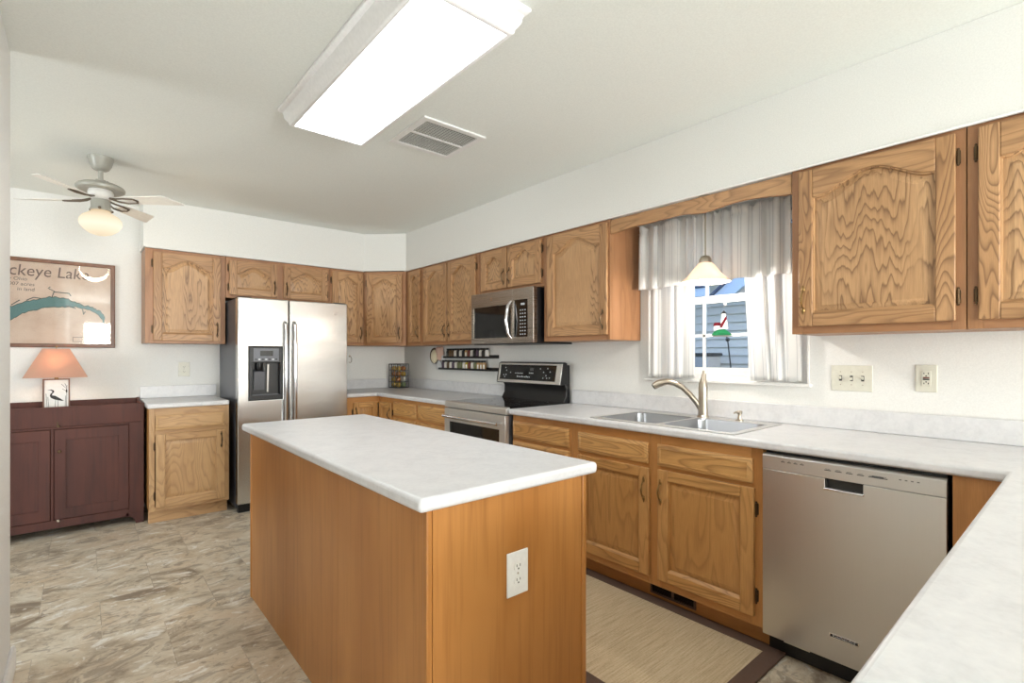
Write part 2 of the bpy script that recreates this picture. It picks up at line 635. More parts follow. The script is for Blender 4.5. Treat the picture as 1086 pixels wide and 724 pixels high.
        flip = (axis == 1) != (a1 < a0)
        if flip:
            F = [f[::-1] for f in F]
        return self.add(V, F, m)

    def build(self, name, parent=None, bevel=0.0, seg=2, loc=None, fix=True):
        me = bpy.data.meshes.new(name)
        me.from_pydata(self.v, [], self.f)
        for m in self.mats:
            me.materials.append(m)
        me.polygons.foreach_set('material_index', self.mi)
        me.polygons.foreach_set('use_smooth', [True] * len(self.f))
        if fix:
            import bmesh
            bm = bmesh.new()
            bm.from_mesh(me)
            bmesh.ops.recalc_face_normals(bm, faces=bm.faces)
            bm.to_mesh(me)
            bm.free()
        me.set_sharp_from_angle(angle=radians(38))
        me.update()
        o = bpy.data.objects.new(name, me)
        COL.objects.link(o)
        if parent:
            o.parent = parent
        if loc:
            o.location = loc
        if bevel:
            md = o.modifiers.new('bevel', 'BEVEL')
            md.width = bevel
            md.segments = seg
            md.limit_method = 'ANGLE'
            md.angle_limit = radians(40)
            md.use_clamp_overlap = True
        return o


def tag(o, label, cat, group=None):
    o['label'] = label
    o['category'] = cat
    if group:
        o['group'] = group
    return o


def thing(name, label, cat, loc=(0, 0, 0), rot=0.0, group=None):
    o = bpy.data.objects.new(name, None)
    o.empty_display_size = 0.1
    COL.objects.link(o)
    o.location = loc
    o.rotation_euler = (0, 0, rot)
    return tag(o, label, cat, group)


def struct(o):
    o['kind'] = 'structure'
    return o


def link_mesh(name, src, parent, loc=(0, 0, 0), rot=(0, 0, 0)):
    o = src.copy()
    o.name = name
    COL.objects.link(o)
    o.parent = parent
    o.location = loc
    o.rotation_euler = rot
    return o


def text(name, body, size, mat, parent, loc, rot, depth=0.0006, align='LEFT', shear=0.0, sx=1.0):
    cu = bpy.data.curves.new(name, 'FONT')
    cu.body = body
    cu.size = size
    cu.extrude = depth
    cu.align_x = align
    cu.shear = shear
    cu.resolution_u = 3
    t = bpy.data.objects.new(name, cu)
    COL.objects.link(t)
    bpy.context.view_layer.update()
    me = bpy.data.meshes.new_from_object(t.evaluated_get(bpy.context.evaluated_depsgraph_get()))
    bpy.data.objects.remove(t)
    me.materials.clear()
    me.materials.append(M[mat])
    o = bpy.data.objects.new(name, me)
    COL.objects.link(o)
    o.parent = parent
    o.location = loc
    o.rotation_euler = rot
    o.scale = (sx, 1, 1)
    return o


# ================================================================== SETTING
XL, YR = -5.5, -10.2
NF = MB().grid([XL, 0.0], [YR, 0.0], lambda i, j: True, 2, -0.05, 0.0, 'floor').build('floor')
struct(NF)
struct(MB().box(XL, YR, H, 0, 0, H + 0.05, 'ceiling').build('ceiling'))
# window wall on the right with one opening
WY0, WY1, WZ0, WZ1 = -4.24, -3.35, 1.13, 2.08
struct(MB().grid([YR, WY0, WY1, 0.12], [-0.05, WZ0, WZ1, H + 0.05], lambda i, j: not (i == 1 and j == 1), 0, 0.0, 0.14, 'wall').build('wall_right'))
struct(MB().box(XL, 0, -0.05, 0, 0.12, H + 0.05, 'wall').build('wall_back'))
struct(MB().box(-3.17, YR, 0, -3.05, -2.34, H, 'wall').build('wall_left', bevel=0.012, seg=3))
struct(MB().box(XL, -2.46, 0, -3.172, -2.34, H, 'wall').build('wall_dining'))
struct(MB().grid([-2.46, -2.33, -1.51, 0.12], [-0.05, 0.85, 2.05, H + 0.05], lambda i, j: not (i == 1 and j == 1), 0, XL - 0.12, XL, 'wall').build('wall_far'))
struct(MB().grid([-3.17, -2.85, -0.65, 0.14], [-0.05, 0.02, 2.1, H + 0.05], lambda i, j: not (i == 1 and j == 1), 1, YR - 0.12, YR, 'wall').build('wall_rear'))
# soffit above the wall cabinets, chamfered across the corner
SO = [(-0.001, -0.001), (-2.462, -0.001), (-2.462, -0.33), (-0.64, -0.33), (-0.33, -0.64), (-0.33, YR + 0.01), (-0.001, YR + 0.01)]
struct(MB().prism(SO, 2, 2.134, H - 0.001, 'soffit').build('wall_soffit'))
# cream scribe strips where cabinets meet the soffit
sm = MB()
sm.box(-0.346, -5.7, 2.122, -0.331, -0.64, 2.1335, 'trim')
struct(sm.build('trim_1', bevel=0.004))
sm = MB()
sm.box(-2.452, -0.343, 2.126, -0.645, -0.331, 2.1335, 'trim')
struct(sm.build('trim_2', bevel=0.004))
# baseboards
struct(MB().prism([(-3.05, 0), (-3.034, 0), (-3.034, 0.075), (-3.04, 0.09), (-3.05, 0.09)], 1, YR + 0.01, -2.325, 'trim').build('baseboard_left', bevel=0.004))
struct(MB().box(XL, -0.012, 0, -3.52, -0.001, 0.09, 'trim').build('baseboard_back', bevel=0.003))

# ------------------------------------------------------------------ window over the sink
wr = struct(bpy.data.objects.new('window_1', None))
COL.objects.link(wr)
fm = MB()
fm.grid([WY0, WY0 + 0.025, WY1 - 0.025, WY1], [WZ0, WZ0 + 0.025, WZ1 - 0.025, WZ1], lambda i, j: not (i == 1 and j == 1), 0, 0.02, 0.13, 'trim')
struct(fm.build('window_frame', wr, 0.002))


def sash(z0, z1, x0, x1):
    s = MB()
    gy0, gy1 = WY0 + 0.04, WY1 - 0.04
    s.grid([WY0 + 0.026, gy0 + 0.015, gy1 - 0.015, WY1 - 0.026], [z0, z0 + 0.045, z1 - 0.045, z1], lambda i, j: not (i == 1 and j == 1), 0, x0, x1, 'trim')
    zm = (z0 + z1) / 2
    for k in (1, 2):
        y = -3.795 + (k - 1.5) * 0.275
        s.box(x0 + 0.006, y - 0.009, z0 + 0.045, x1 - 0.006, y + 0.009, z1 - 0.045, 'trim')
    s.box(x0 + 0.006, gy0, zm - 0.009, x1 - 0.006, gy1, zm + 0.009, 'trim')
    return s


lo = struct(sash(1.156, 1.63, 0.03, 0.056).build('window_sash', wr, 0.0015))
up = struct(sash(1.585, 2.054, 0.062, 0.09).build('window_sash', wr, 0.0015))
struct(MB().box(0.041, WY0 + 0.05, 1.19, 0.045, WY1 - 0.05, 1.6, 'pane').build('window_pane', lo))
struct(MB().box(0.074, WY0 + 0.05, 1.62, 0.078, WY1 - 0.05, 2.02, 'pane').build('window_pane', up))
st = MB()
st.box(-0.022, -4.262, 1.112, 0.03, -3.268, 1.129, 'trim')
struct(st.build('window_stool', wr, 0.004))
cs = MB()
cs.grid([WY0 - 0.012, WY0, WY1, WY1 + 0.012], [1.13, WZ1, WZ1 + 0.012], lambda i, j: not (i == 1 and j == 0), 0, -0.008, -0.0005, 'trim')
struct(cs.build('window_casing', wr, 0.002))

# unseen patio door and dining window, added to hold the fill lamps
pw = MB()
pw.grid([-2.85, -2.79, -1.79, -1.71, -0.71, -0.65], [0.02, 0.09, 2.03, 2.1], lambda i, j: not (i in (1, 3) and j == 1), 1, YR - 0.09, YR - 0.03, 'trim')
struct(pw.build('door_added_1', None, 0.003))
pw = MB()
pw.grid([-2.33, -2.29, -1.94, -1.90, -1.55, -1.51], [0.85, 0.9, 1.43, 1.47, 2.0, 2.05], lambda i, j: not (i in (1, 3) and j in (1, 3)), 0, XL - 0.09, XL - 0.03, 'trim')
struct(pw.build('window_added_1', None, 0.003))

# ================================================================== CABINETS
def handle_proto():
    m = MB()
    pts = [(0, 0, -0.040), (0, -0.012, -0.036), (0, -0.022, -0.022), (0, -0.026, 0), (0, -0.022, 0.022), (0, -0.012, 0.036), (0, 0, 0.040)]
    m.tube(pts, [0.005, 0.0045, 0.0042, 0.0062, 0.0042, 0.0045, 0.005], 'brass', 8)
    for s in (-1, 1):
        m.sphere((0, -0.003, s * 0.047), 0.012, 'brass', 10, 6, (0.62, 0.3, 1.15))
        m.sphere((0, -0.003, s * 0.060), 0.006, 'brass', 8, 5, (0.6, 0.4, 1.1))
    return m


hp = handle_proto()
HAND = hp.build('handle')
hp.mats = [M['bronze']]
HAND_D = hp.build('handle')
hm = MB()
hm.box(-0.0065, -0.006, -0.024, 0.0065, 0, 0.024, 'bronze')
hm.lathe([(0.0045, -0.026), (0.0045, 0.026)], (0, -0.009, 0), 'bronze', 10)
hm.sphere((0, -0.009, 0.03), 0.0045, 'bronze', 8, 6)
hm.sphere((0, -0.009, -0.03), 0.0045, 'bronze', 8, 6)
HINGE = hm.build('hinge')
for o in (HAND, HAND_D, HINGE):
    COL.objects.unlink(o)

TD = 0.02        # door thickness


def archf(t, k=0.78):
    e = 0.06
    t = (t - e) / (1 - 2 * e)
    if t <= 0 or t >= 1:
        return 0.0
    return (0.5 - 0.5 * cos(2 * pi * t)) ** k


def door(root, x0, x1, z0, z1, arch=True, handle=None, hinge=None, V='oak_v', Hm='oak_h', hand=None, P=None):
    """panelled door in the root's local frame; front faces -y"""
    P = P or ('oak_panel' if V == 'oak_v' else V)
    w = x1 - x0
    sw = min(0.058, w * 0.2)
    br = 0.056
    ix0, ix1, iz0 = x0 + sw, x1 - sw, z0 + br
    rise = min(0.075, 0.17 * (ix1 - ix0) + 0.012, 0.24 * (z1 - z0)) if arch else 0.0
    ztop = z1 - 0.05 - rise
    N = 22 if arch else 1
    ts = [i / N for i in range(N + 1)]
    zt = lambda t, o=0.0: ztop + rise * archf(t) - o

    m = MB()
    F, Bk = -TD, 0.0
    m.box(x0, F, z0, ix0, Bk, z1, V)
    m.box(ix1, F, z0, x1, Bk, z1, V)
    m.box(ix0, F, z0, ix1, Bk, iz0, Hm)
    # top rail: strip between the straight top and the (arched) lower edge
    vs, fs = [], []
    for t in ts:
        x = ix0 + t * (ix1 - ix0)
        vs += [(x, F, zt(t)), (x, F, z1), (x, Bk, z1), (x, Bk, zt(t))]
    for i in range(N):
        a, b = 4 * i, 4 * (i + 1)
        fs += [(a, b, b + 1, a + 1), (a + 1, b + 1, b + 2, a + 2), (a + 2, b + 2, b + 3, a + 3), (a + 3, b + 3, b, a)]
    fs += [(0, 1, 2, 3), (4 * N, 4 * N + 3, 4 * N + 2, 4 * N + 1)]
    m.add(vs, fs, Hm)
    d = m.build('door', root, 0.0035, 2)

    def loop(o, y):
        lp = [(ix0 + o, y, iz0 + o), (ix1 - o, y, iz0 + o)]
        for t in reversed(ts):
            x = ix0 + o + t * (ix1 - ix0 - 2 * o)
            lp.append((x, y, zt(t, o)))
        return lp
    # inner moulding and the flat field of the panel
    q = MB()
    q.loops([loop(-0.001, F + 0.006), loop(0.004, F + 0.006), loop(0.006, F + 0.0185), loop(0.014, F + 0.0185), loop(0.036, F + 0.0085)], P, False)
    q.add(loop(0.036, F + 0.0085), [tuple(range(len(ts) + 2))], P)
    # bottom highlight ledge
    q.add([(ix0, F + 0.001, iz0), (ix1, F + 0.001, iz0), (ix1 - 0.012, F + 0.0115, iz0 + 0.012), (ix0 + 0.012, F + 0.0115, iz0 + 0.012)], [(0, 1, 2, 3)], Hm)
    q.build('panel', d)
    if handle:
        hx, hz = handle
        link_mesh('handle', hand or HAND_D, d, (hx, F, hz))
    if hinge:
        hx = x0 - 0.007 if hinge == 'l' else x1 + 0.007
        dz = min(0.09, (z1 - z0) * 0.22)
        for z in (z0 + dz, z1 - dz):
            link_mesh('hinge', HINGE, d, (hx, 0, z))
    return d


def drawer_front(root, x0, x1, z0, z1, Hm='boak_h', name='drawer'):
    m = MB()

    def rc(o, y):
        return [(x0 + o, y, z0 + o), (x1 - o, y, z0 + o), (x1 - o, y, z1 - o), (x0 + o, y, z1 - o)]
    m.loops([rc(0, 0), rc(0, -0.012), rc(0.004, -0.0155), rc(0.020, -0.021), rc(0.022, -0.0175), rc(0.027, -0.0175)], Hm, False, True, True)
    return m.build(name, root)


def face_frame(root, w, z0, z1, stiles, rails, V, Hm, y=0.0):
    m = MB()
    for a, b in stiles:
        m.box(a, y, z0, b, y + 0.019, z1, V)
    for a, b, c, d in rails:      # x0,x1,z0,z1
        m.box(a, y, c, b, y + 0.019, d, Hm)
    return m.build('face_frame', root, 0.0012, 1)


def carcass(root, w, z0, z1, depth, m='oak_flat', top=True):
    c = MB()
    t = 0.016
    y0, y1 = 0.0195, depth
    c.box(0.0005, y0, z0, t, y1, z1, m)
    c.box(w - t, y0, z0, w - 0.0005, y1, z1, m)
    c.box(t, y0, z0, w - t, y1, z0 + t, m)
    c.box(t, y1 - 0.008, z0 + t, w - t, y1, z1, m)
    if top:
        c.box(t, y0, z1 - t, w - t, y1 - 0.008, z1, m)
    return c.build('carcass', root)


RIGHT = radians(-90)


def upper(label, loc, rot, w, doors, z0=1.372, z1=2.125, depth=0.322, mids=(), lst=0.038, rst=0.038):
    r = thing('wall_cabinet', label, 'cabinet', loc, rot)
    carcass(r, w, z0, z1, depth, 'oak_flat')
    lst = max(lst, doors[0][0] + 0.012)
    rst = max(rst, w - doors[-1][1] + 0.012)
    sts = [(0.0005, lst)]
    for p, q in zip(doors, doors[1:]):
        sts.append((p[1] - 0.012, q[0] + 0.012))
    sts.append((w - rst, w - 0.0005))
    rls = []
    zb, zt_ = doors[0][2] + 0.012, doors[0][3] - 0.012
    for p, q in zip(sts, sts[1:]):
        rls += [(p[1], q[0], z0, zb), (p[1], q[0], zt_, z1)]
    face_frame(r, w, z0, z1, sts, rls, 'oak_flat', 'oak_flat_h')
    for d in doors:
        door(r, *d)
    return r


FX = -0.325
# -- right wall, from the corner towards the camera (local x = -(world y))
def rw(y):
    return (FX, y, 0)


upper('narrow oak wall cabinet beside the angled corner cabinet, one slim arched door', rw(-0.641), RIGHT, 0.322,
      [(0.07, 0.287, 1.405, 2.105, True, (0.262, 1.50), 'l')], lst=0.06)
upper('oak wall cabinet with paired tall arched doors above the spice racks', rw(-0.965), RIGHT, 0.908,
      [(0.033, 0.437, 1.405, 2.105, True, (0.41, 1.50), 'l'), (0.455, 0.868, 1.405, 2.105, True, (0.482, 1.50), 'r')])
upper('short oak wall cabinet with paired arched doors above the microwave', rw(-1.875), RIGHT, 0.765,
      [(0.045, 0.365, 1.795, 2.108, True, (0.335, 1.885), 'l'), (0.378, 0.745, 1.795, 2.108, True, (0.405, 1.885), 'r')], z0=1.768)
upper('square oak wall cabinet with one wide arched door between microwave and sink window', rw(-2.642), RIGHT, 0.588,
      [(0.046, 0.574, 1.405, 2.105, True, (0.545, 1.50), 'l')], rst=0.02)
upper('large oak wall cabinet with one wide arched door above the switch plates', rw(-4.287), RIGHT, 0.606,
      [(0.034, 0.577, 1.405, 2.108, True, (0.055, 1.525), 'r', 'oak_v', 'oak_h', HAND)])
upper('oak wall cabinet cut off by the photo edge, past the wide cabinet over the dishwasher', rw(-4.895), RIGHT, 0.56,
      [(0.032, 0.525, 1.405, 2.108, True, (0.497, 1.525), 'l')])

# -- back wall
def bw(x):
    return (x, FX, 0)


upper('oak wall cabinet with one arched door over the short counter beside the refrigerator', bw(-2.452), 0, 0.56,
      [(0.052, 0.522, 1.392, 2.068 + 0.03, True, (0.495, 1.49), 'l')])
upper('short oak wall cabinet with two low arched doors above the refrigerator', bw(-1.89), 0, 0.90,
      [(0.025, 0.415, 1.80, 2.098, True, (0.39, 1.885), 'l'), (0.47, 0.873, 1.80, 2.098, True, (0.495, 1.885), 'r')], z0=1.772, mids=[(0.40, 0.485)])
upper('narrow oak wall cabinet between the refrigerator top and the angled corner cabinet', bw(-0.988), 0, 0.346,
      [(0.018, 0.335, 1.405, 2.100, True, (0.308, 1.50), 'l')], lst=0.02, rst=0.02)

# -- angled corner wall cabinet
r = thing('corner_wall_cabinet', 'angled oak corner wall cabinet with one arched door facing the room', 'cabinet', (-0.640, FX, 0), radians(-45))
bpy.context.view_layer.update()
inv = (Matrix.Translation(r.location) @ Matrix.Rotation(radians(-45), 4, 'Z')).inverted()
pg = [(-0.640, -0.3245 + 0.016), (-0.640 + 0.012, -0.325 + 0.014), (-0.325 + 0.014, -0.640 + 0.012), (-0.325 + 0.016, -0.640), (-0.004, -0.640), (-0.004, -0.004), (-0.640, -0.004)]
pl = [(inv @ Vector((a, b, 0)))[:2] for a, b in pg]
MB().prism(pl, 2, 1.372, 2.125, 'oak_flat').build('carcass', r)
wd = 0.315 * math.sqrt(2)
face_frame(r, wd, 1.372, 2.125, [(0.003, 0.042), (wd - 0.045, wd - 0.003)], [(0.042, wd - 0.045, 1.372, 1.408), (0.042, wd - 0.045, 2.095, 2.125)], 'oak_flat', 'oak_flat_h', -0.003)
rd = door(r, 0.036, wd - 0.04, 1.405, 2.098, True, (wd - 0.068, 1.50), 'l')
rd.location.y = -0.003

# -- scalloped board across the sink window
vb = [(-3.232, 2.118), (-4.285, 2.118), (-4.285, 2.024), (-4.25, 2.026), (-4.20, 2.034), (-4.13, 2.043), (-4.06, 2.049), (-4.0, 2.047), (-3.94, 2.040), (-3.88, 2.033), (-3.84, 2.031), (-3.80, 2.035), (-3.76, 2.043), (-3.70, 2.049), (-3.62, 2.047), (-3.52, 2.044), (-3.42, 2.046), (-3.34, 2.040), (-3.27, 2.033), (-3.232, 2.030)]
m = MB()
m.prism(vb, 0, -0.325, -0.306, 'oak_h')
vo = m.build('valance_board', None, 0.002)
# grain of a board that runs along y: turn the mesh frame so local x is the board length
for v in vo.data.vertices:
    x, y, z = v.co
    v.co = (-(y + 3.232), x + 0.325, z)
vo.location = (-0.325, -3.232, 0)
vo.rotation_euler = (0, 0, RIGHT)
tag(vo, 'scalloped oak valance board bridging the cabinets over the sink window', 'valance board')

# ------------------------------------------------------------------ base cabinets
BX = -0.61


def base_carcass(r, w, depth=0.605, toe=True, tm='boak_flat_h'):
    carcass(r, w, 0.102, 0.875, depth, 'boak_flat', False)
    if toe:
        MB().box(0.001, 0.075, 0.0, w - 0.001, 0.092, 0.1015, tm).build('toe_kick', r)


BV, BH = 'boak_v', 'boak_h'
# drawer unit beside the range
r = thing('base_cabinet', 'oak drawer cabinet between the range and the sink cabinet', 'cabinet', (BX, -2.632, 0), RIGHT)
w = 0.543
base_carcass(r, w)
face_frame(r, w, 0.102, 0.875, [(0.0005, 0.03), (w - 0.035, w - 0.0005)], [(0.03, w - 0.035, 0.102, 0.14), (0.03, w - 0.035, 0.822, 0.875), (0.03, w - 0.035, 0.69, 0.73), (0.03, w - 0.035, 0.40, 0.45)], 'boak_flat', 'boak_flat_h')
drawer_front(r, 0.012, 0.522, 0.723, 0.835)
drawer_front(r, 0.012, 0.522, 0.435, 0.700)
drawer_front(r, 0.012, 0.522, 0.145, 0.412)
# sink cabinet
r = thing('sink_cabinet', 'double door oak sink cabinet under the window with two false drawer fronts', 'cabinet', (BX, -3.177, 0), RIGHT)
w = 1.1
base_carcass(r, w)
face_frame(r, w, 0.102, 0.875, [(0.0005, 0.06), (0.53, 0.60), (w - 0.05, w - 0.0005)],
           [(a, b, c, d) for a, b in ((0.06, 0.53), (0.60, w - 0.05)) for c, d in ((0.102, 0.16), (0.682, 0.73), (0.812, 0.875))], 'boak_flat', 'boak_flat_h')
drawer_front(r, 0.052, 0.530, 0.718, 0.826, name='false_drawer_front')
drawer_front(r, 0.586, 1.060, 0.718, 0.826, name='false_drawer_front')
door(r, 0.052, 0.538, 0.145, 0.695, False, (0.512, 0.585), 'l', BV, BH, HAND)
door(r, 0.590, 1.068, 0.145, 0.700, False, (0.610, 0.590), 'r', BV, BH, HAND)
g = MB()
g.grid([0.492, 0.50, 0.617, 0.63, 0.74, 0.75], [0.022, 0.03, 0.078, 0.086], lambda i, j: not (i in (1, 3) and j == 1), 1, 0.066, 0.0745, 'rugborder')
g.box(0.50, 0.0735, 0.03, 0.617, 0.0745, 0.078, 'void')
g.box(0.63, 0.0735, 0.03, 0.74, 0.0745, 0.078, 'void')
for k in range(3):
    g.box(0.50, 0.068, 0.039 + k * 0.012, 0.74, 0.072, 0.042 + k * 0.012, 'void')
g.build('toe_kick_vent', r)
# drawer bank between corner and range
r = thing('base_cabinet', 'oak cabinet with two side by side drawers between the corner and the range', 'cabinet', (BX, -0.925, 0), RIGHT)
w = 0.928
base_carcass(r, w)
face_frame(r, w, 0.102, 0.875, [(0.0005, 0.02), (0.42, 0.465), (w - 0.02, w - 0.0005)],
           [(a, b, c, d) for a, b in ((0.02, 0.42), (0.465, w - 0.02)) for c, d in ((0.102, 0.15), (0.69, 0.73), (0.83, 0.875))], 'boak_flat', 'boak_flat_h')
drawer_front(r, 0.012, 0.430, 0.718, 0.845)
drawer_front(r, 0.455, 0.915, 0.718, 0.845)
door(r, 0.012, 0.430, 0.145, 0.695, False, (0.405, 0.585), 'l', BV, BH)
door(r, 0.455, 0.915, 0.145, 0.695, False, (0.480, 0.585), 'r', BV, BH)
# lazy-susan corner cabinet
r = thing('corner_base_cabinet', 'oak corner base cabinet with a folding two panel door under the gold ball basket', 'cabinet', (0, 0, 0))
c = MB()
c.box(-0.945, -0.5905, 0.102, -0.93, -0.005, 0.875, 'boak_flat')
c.box(-0.93, -0.5905, 0.102, -0.005, -0.005, 0.118, 'boak_flat')
c.box(-0.5905, -0.922, 0.102, -0.005, -0.5905, 0.118, 'boak_flat')
c.box(-0.5905, -0.922, 0.118, -0.005, -0.91, 0.875, 'boak_flat')
c.build('carcass', r)
c = MB()
c.box(-0.945, -0.61, 0.102, -0.86, -0.591, 0.875, 'boak_flat')
c.box(-0.86, -0.61, 0.808, -0.591, -0.591, 0.875, 'boak_flat_h')
c.box(-0.61, -0.922, 0.808, -0.591, -0.61, 0.875, 'boak_flat_h')
c.box(-0.61, -0.922, 0.102, -0.591, -0.886, 0.808, 'boak_flat')
c.box(-0.86, -0.61, 0.102, -0.591, -0.591, 0.16, 'boak_flat_h')
c.box(-0.61, -0.886, 0.102, -0.591, -0.61, 0.16, 'boak_flat_h')
c.build('face_frame', r)
c = MB()
c.box(-0.945, -0.535, 0.0, -0.535, -0.518, 0.1015, 'boak_flat_h')
c.box(-0.535, -0.922, 0.0, -0.518, -0.518, 0.1015, 'boak_flat_h')
c.build('toe_kick', r)
d1 = door(r, 0, 0.245, 0.145, 0.825, False, (0.022, 0.72), 'l', BV, BH)
d1.location = (-0.875, -0.61, 0)
d2 = door(r, 0, 0.255, 0.145, 0.825, False, (0.23, 0.72), 'r', BV, BH)
d2.location = (-0.61, -0.645, 0)
d2.rotation_euler = (0, 0, RIGHT)
# base cabinet beside the fridge
r = thing('base_cabinet', 'pale oak cabinet with one drawer and one door next to the dark wood dry sink', 'cabinet', (-2.450, -0.61, 0), 0)
w = 0.53
base_carcass(r, w, 0.600, True, 'poak_h')
face_frame(r, w, 0.102, 0.875, [(0.0005, 0.035), (w - 0.035, w - 0.0005)], [(0.035, w - 0.035, 0.102, 0.14), (0.035, w - 0.035, 0.665, 0.72), (0.035, w - 0.035, 0.808, 0.875)], 'poak_v', 'poak_h')
drawer_front(r, 0.038, 0.492, 0.708, 0.820, 'poak_h')
door(r, 0.040, 0.498, 0.128, 0.680, False, (0.472, 0.60), 'l', 'poak_v', 'poak_h')
# peninsula
r = thing('peninsula_cabinet', 'oak base cabinet under the foreground peninsula counter beside the dishwasher', 'cabinet', (0, 0, 0))
MB().box(-0.626, -5.059, 0.0, -0.61, -4.897, 0.875, 'boak_flat').build('filler_panel', r)
MB().box(-2.15, -5.70, 0.0, -0.005, -5.06, 0.875, 'boak_flat').build('carcass', r, 0.002)

# ------------------------------------------------------------------ countertops
def top(name, label, us, vs, keep, splash=None, cat='countertop'):
    r = thing(name, label, cat)
    MB().grid(us, vs, keep, 2, 0.8765, 0.914, 'lam').build('slab', r, 0.011, 4)
    if splash:
        s = MB()
        for b in splash:
            s.box(*b, 'lam')
        s.build('backsplash', r, 0.004, 2)
    return r


top('countertop', 'grey white laminate corner counter holding the wire basket', [-0.962, -0.648, -0.003], [-1.858, -0.648, -0.003], lambda i, j: not (i == 0 and j == 0),
    [(-0.962, -0.021, 0.9145, -0.003, -0.003, 1.016), (-0.021, -1.858, 0.9145, -0.003, -0.022, 1.016)])
SX0, SX1, SY0, SY1 = -0.60, -0.075, -4.148, -3.30
top('countertop', 'long grey white laminate counter with the sink, turning onto the foreground peninsula',
    [-2.185, -0.648, SX0 + 0.012, SX1 - 0.012, -0.003], [-5.76, -5.03, SY0 + 0.012, SY1 - 0.012, -2.627],
    lambda i, j: (j == 0) or (i >= 1 and not (i == 2 and j == 2)),
    [(-0.021, -5.76, 0.9145, -0.003, -2.627, 1.016)])
top('countertop', 'small laminate counter left of the refrigerator under the wall outlet', [-2.464, -1.925], [-0.648, -0.003], lambda i, j: True,
    [(-2.464, -0.021, 0.9145, -1.905, -0.003, 1.016)])

# ------------------------------------------------------------------ island
r = thing('kitchen_island', 'honey stained wood island cabinet with plain panel sides in the middle of the floor', 'island')
ix0, ix1, iy0, iy1 = -2.155, -1.54, -4.085, -2.295
MB().box(ix0 + 0.016, iy0 + 0.008, 0.0, ix1 - 0.02, iy1 - 0.008, 0.8755, 'birch').build('carcass', r)
m = MB()
ny = 3
for k in range(ny):
    a, b = iy0 + 0.02 + (iy1 - iy0 - 0.04) * k / ny, iy0 + 0.02 + (iy1 - iy0 - 0.04) * (k + 1) / ny
    m.box(ix0 + 0.004, a, 0.0, ix0 + 0.0155, b - 0.0006, 0.8755, 'birch')
m.build('side_panel', r, 0.0006, 1)
for a in ((ix0, iy0, ix0 + 0.018, iy0 + 0.02), (ix0, iy1 - 0.02, ix0 + 0.018, iy1), (ix1 - 0.019, iy0 - 0.006, ix1, iy0 + 0.02), (ix1 - 0.019, iy1 - 0.02, ix1, iy1)):
    MB().box(a[0], a[1], 0, a[2], a[3], 0.8755, 'birch').build('corner_trim', r, 0.003)
MB().box(ix0 + 0.0185, iy0, 0, ix1 - 0.0195, iy0 + 0.0075, 0.8755, 'birch').build('end_panel', r)
m = MB()
m.box(ix1 - 0.0195, iy0 + 0.021, 0.1, ix1 - 0.003, iy1 - 0.021, 0.8755, 'birch')
m.build('front_frame', r)
itop = MB().grid([-2.19, -1.505], [-4.112, -2.268], lambda i, j: True, 2, 0.8765, 0.914, 'lam').build('island_countertop', None, 0.012, 4)
tag(itop, 'white laminate slab with rounded edges on top of the kitchen island', 'countertop')


def outlet(label, loc, rot, body='plate', w=0.072, h=0.118, cat='outlet', name='wall_outlet'):
    """duplex outlet; front faces local -y, back on y=0"""
    r = thing(name, label, cat, loc, rot)
    m = MB()
    m.box(-w / 2, -0.0055, -h / 2, w / 2, -0.0005, h / 2, body)
    m.build('cover_plate', r, 0.0022, 2)
    for s in (-1, 1):
        f = MB()
        pts = [(0.0165 * cos(a) * 1.0, 0.0145 * sin(a) + s * 0.0205) for a in [2 * pi * k / 20 for k in range(20)]]
        f.prism(pts, 1, -0.0078, -0.0054, body)
        fo = f.build('receptacle', r)
        q = MB()
        q.box(-0.0075, -0.0083, s * 0.0205 - 0.001, -0.0055, -0.0077, s * 0.0205 + 0.007, 'slot')
        q.box(0.0055, -0.0083, s * 0.0205, 0.0075, -0.0077, s * 0.0205 + 0.007, 'slot')
        q.lathe([(0.0026, -0.0083), (0.0026, -0.0077)], (0, 0, s * 0.0205 - 0.0065), 'slot', 10, 'y')
        q.build('slots', fo)
    MB().lathe([(0.003, -0.0066), (0.003, -0.0054)], (0, 0, 0), 'nickel', 10, 'y').build('screw', r)
    return r


outlet('white duplex outlet on the end panel of the island', (-1.846, iy0, 0.628), 0, 'plate', 0.082, 0.130)
outlet('almond duplex outlet on the back wall above the small counter', (-2.151, 0, 1.152), 0, 'almond', 0.084, 0.125)
# three-gang switch plate
r = thing('switch_plate', 'wide almond plate with three toggle switches under the wide wall cabinet', 'light switch', (0, -4.437, 1.163), RIGHT)
MB().box(-0.086, -0.0055, -0.062, 0.086, -0.0005, 0.062, 'almond').build('cover_plate', r, 0.0025, 2)
for k, s in ((-1, 1), (0, -1), (1, 1)):
    m = MB()
    m.box(k * 0.046 - 0.006, -0.0062, -0.013, k * 0.046 + 0.006, -0.0054, 0.013, 'slot')
    so = m.build('switch_slot', r)
    m = MB()
    m.prism([(-0.006, -0.006), (-0.018, s * 0.006 - 0.003), (-0.018, s * 0.006 + 0.004), (-0.006, 0.006)], 0, k * 0.046 - 0.004, k * 0.046 + 0.004, 'almond')
    m.build('toggle', so)
    m = MB()
    for z in (-0.031, 0.031):
        m.lathe([(0.003, -0.0064), (0.003, -0.0054)], (k * 0.046, 0, z), 'nickel', 8, 'y')
    m.build('screws', r)
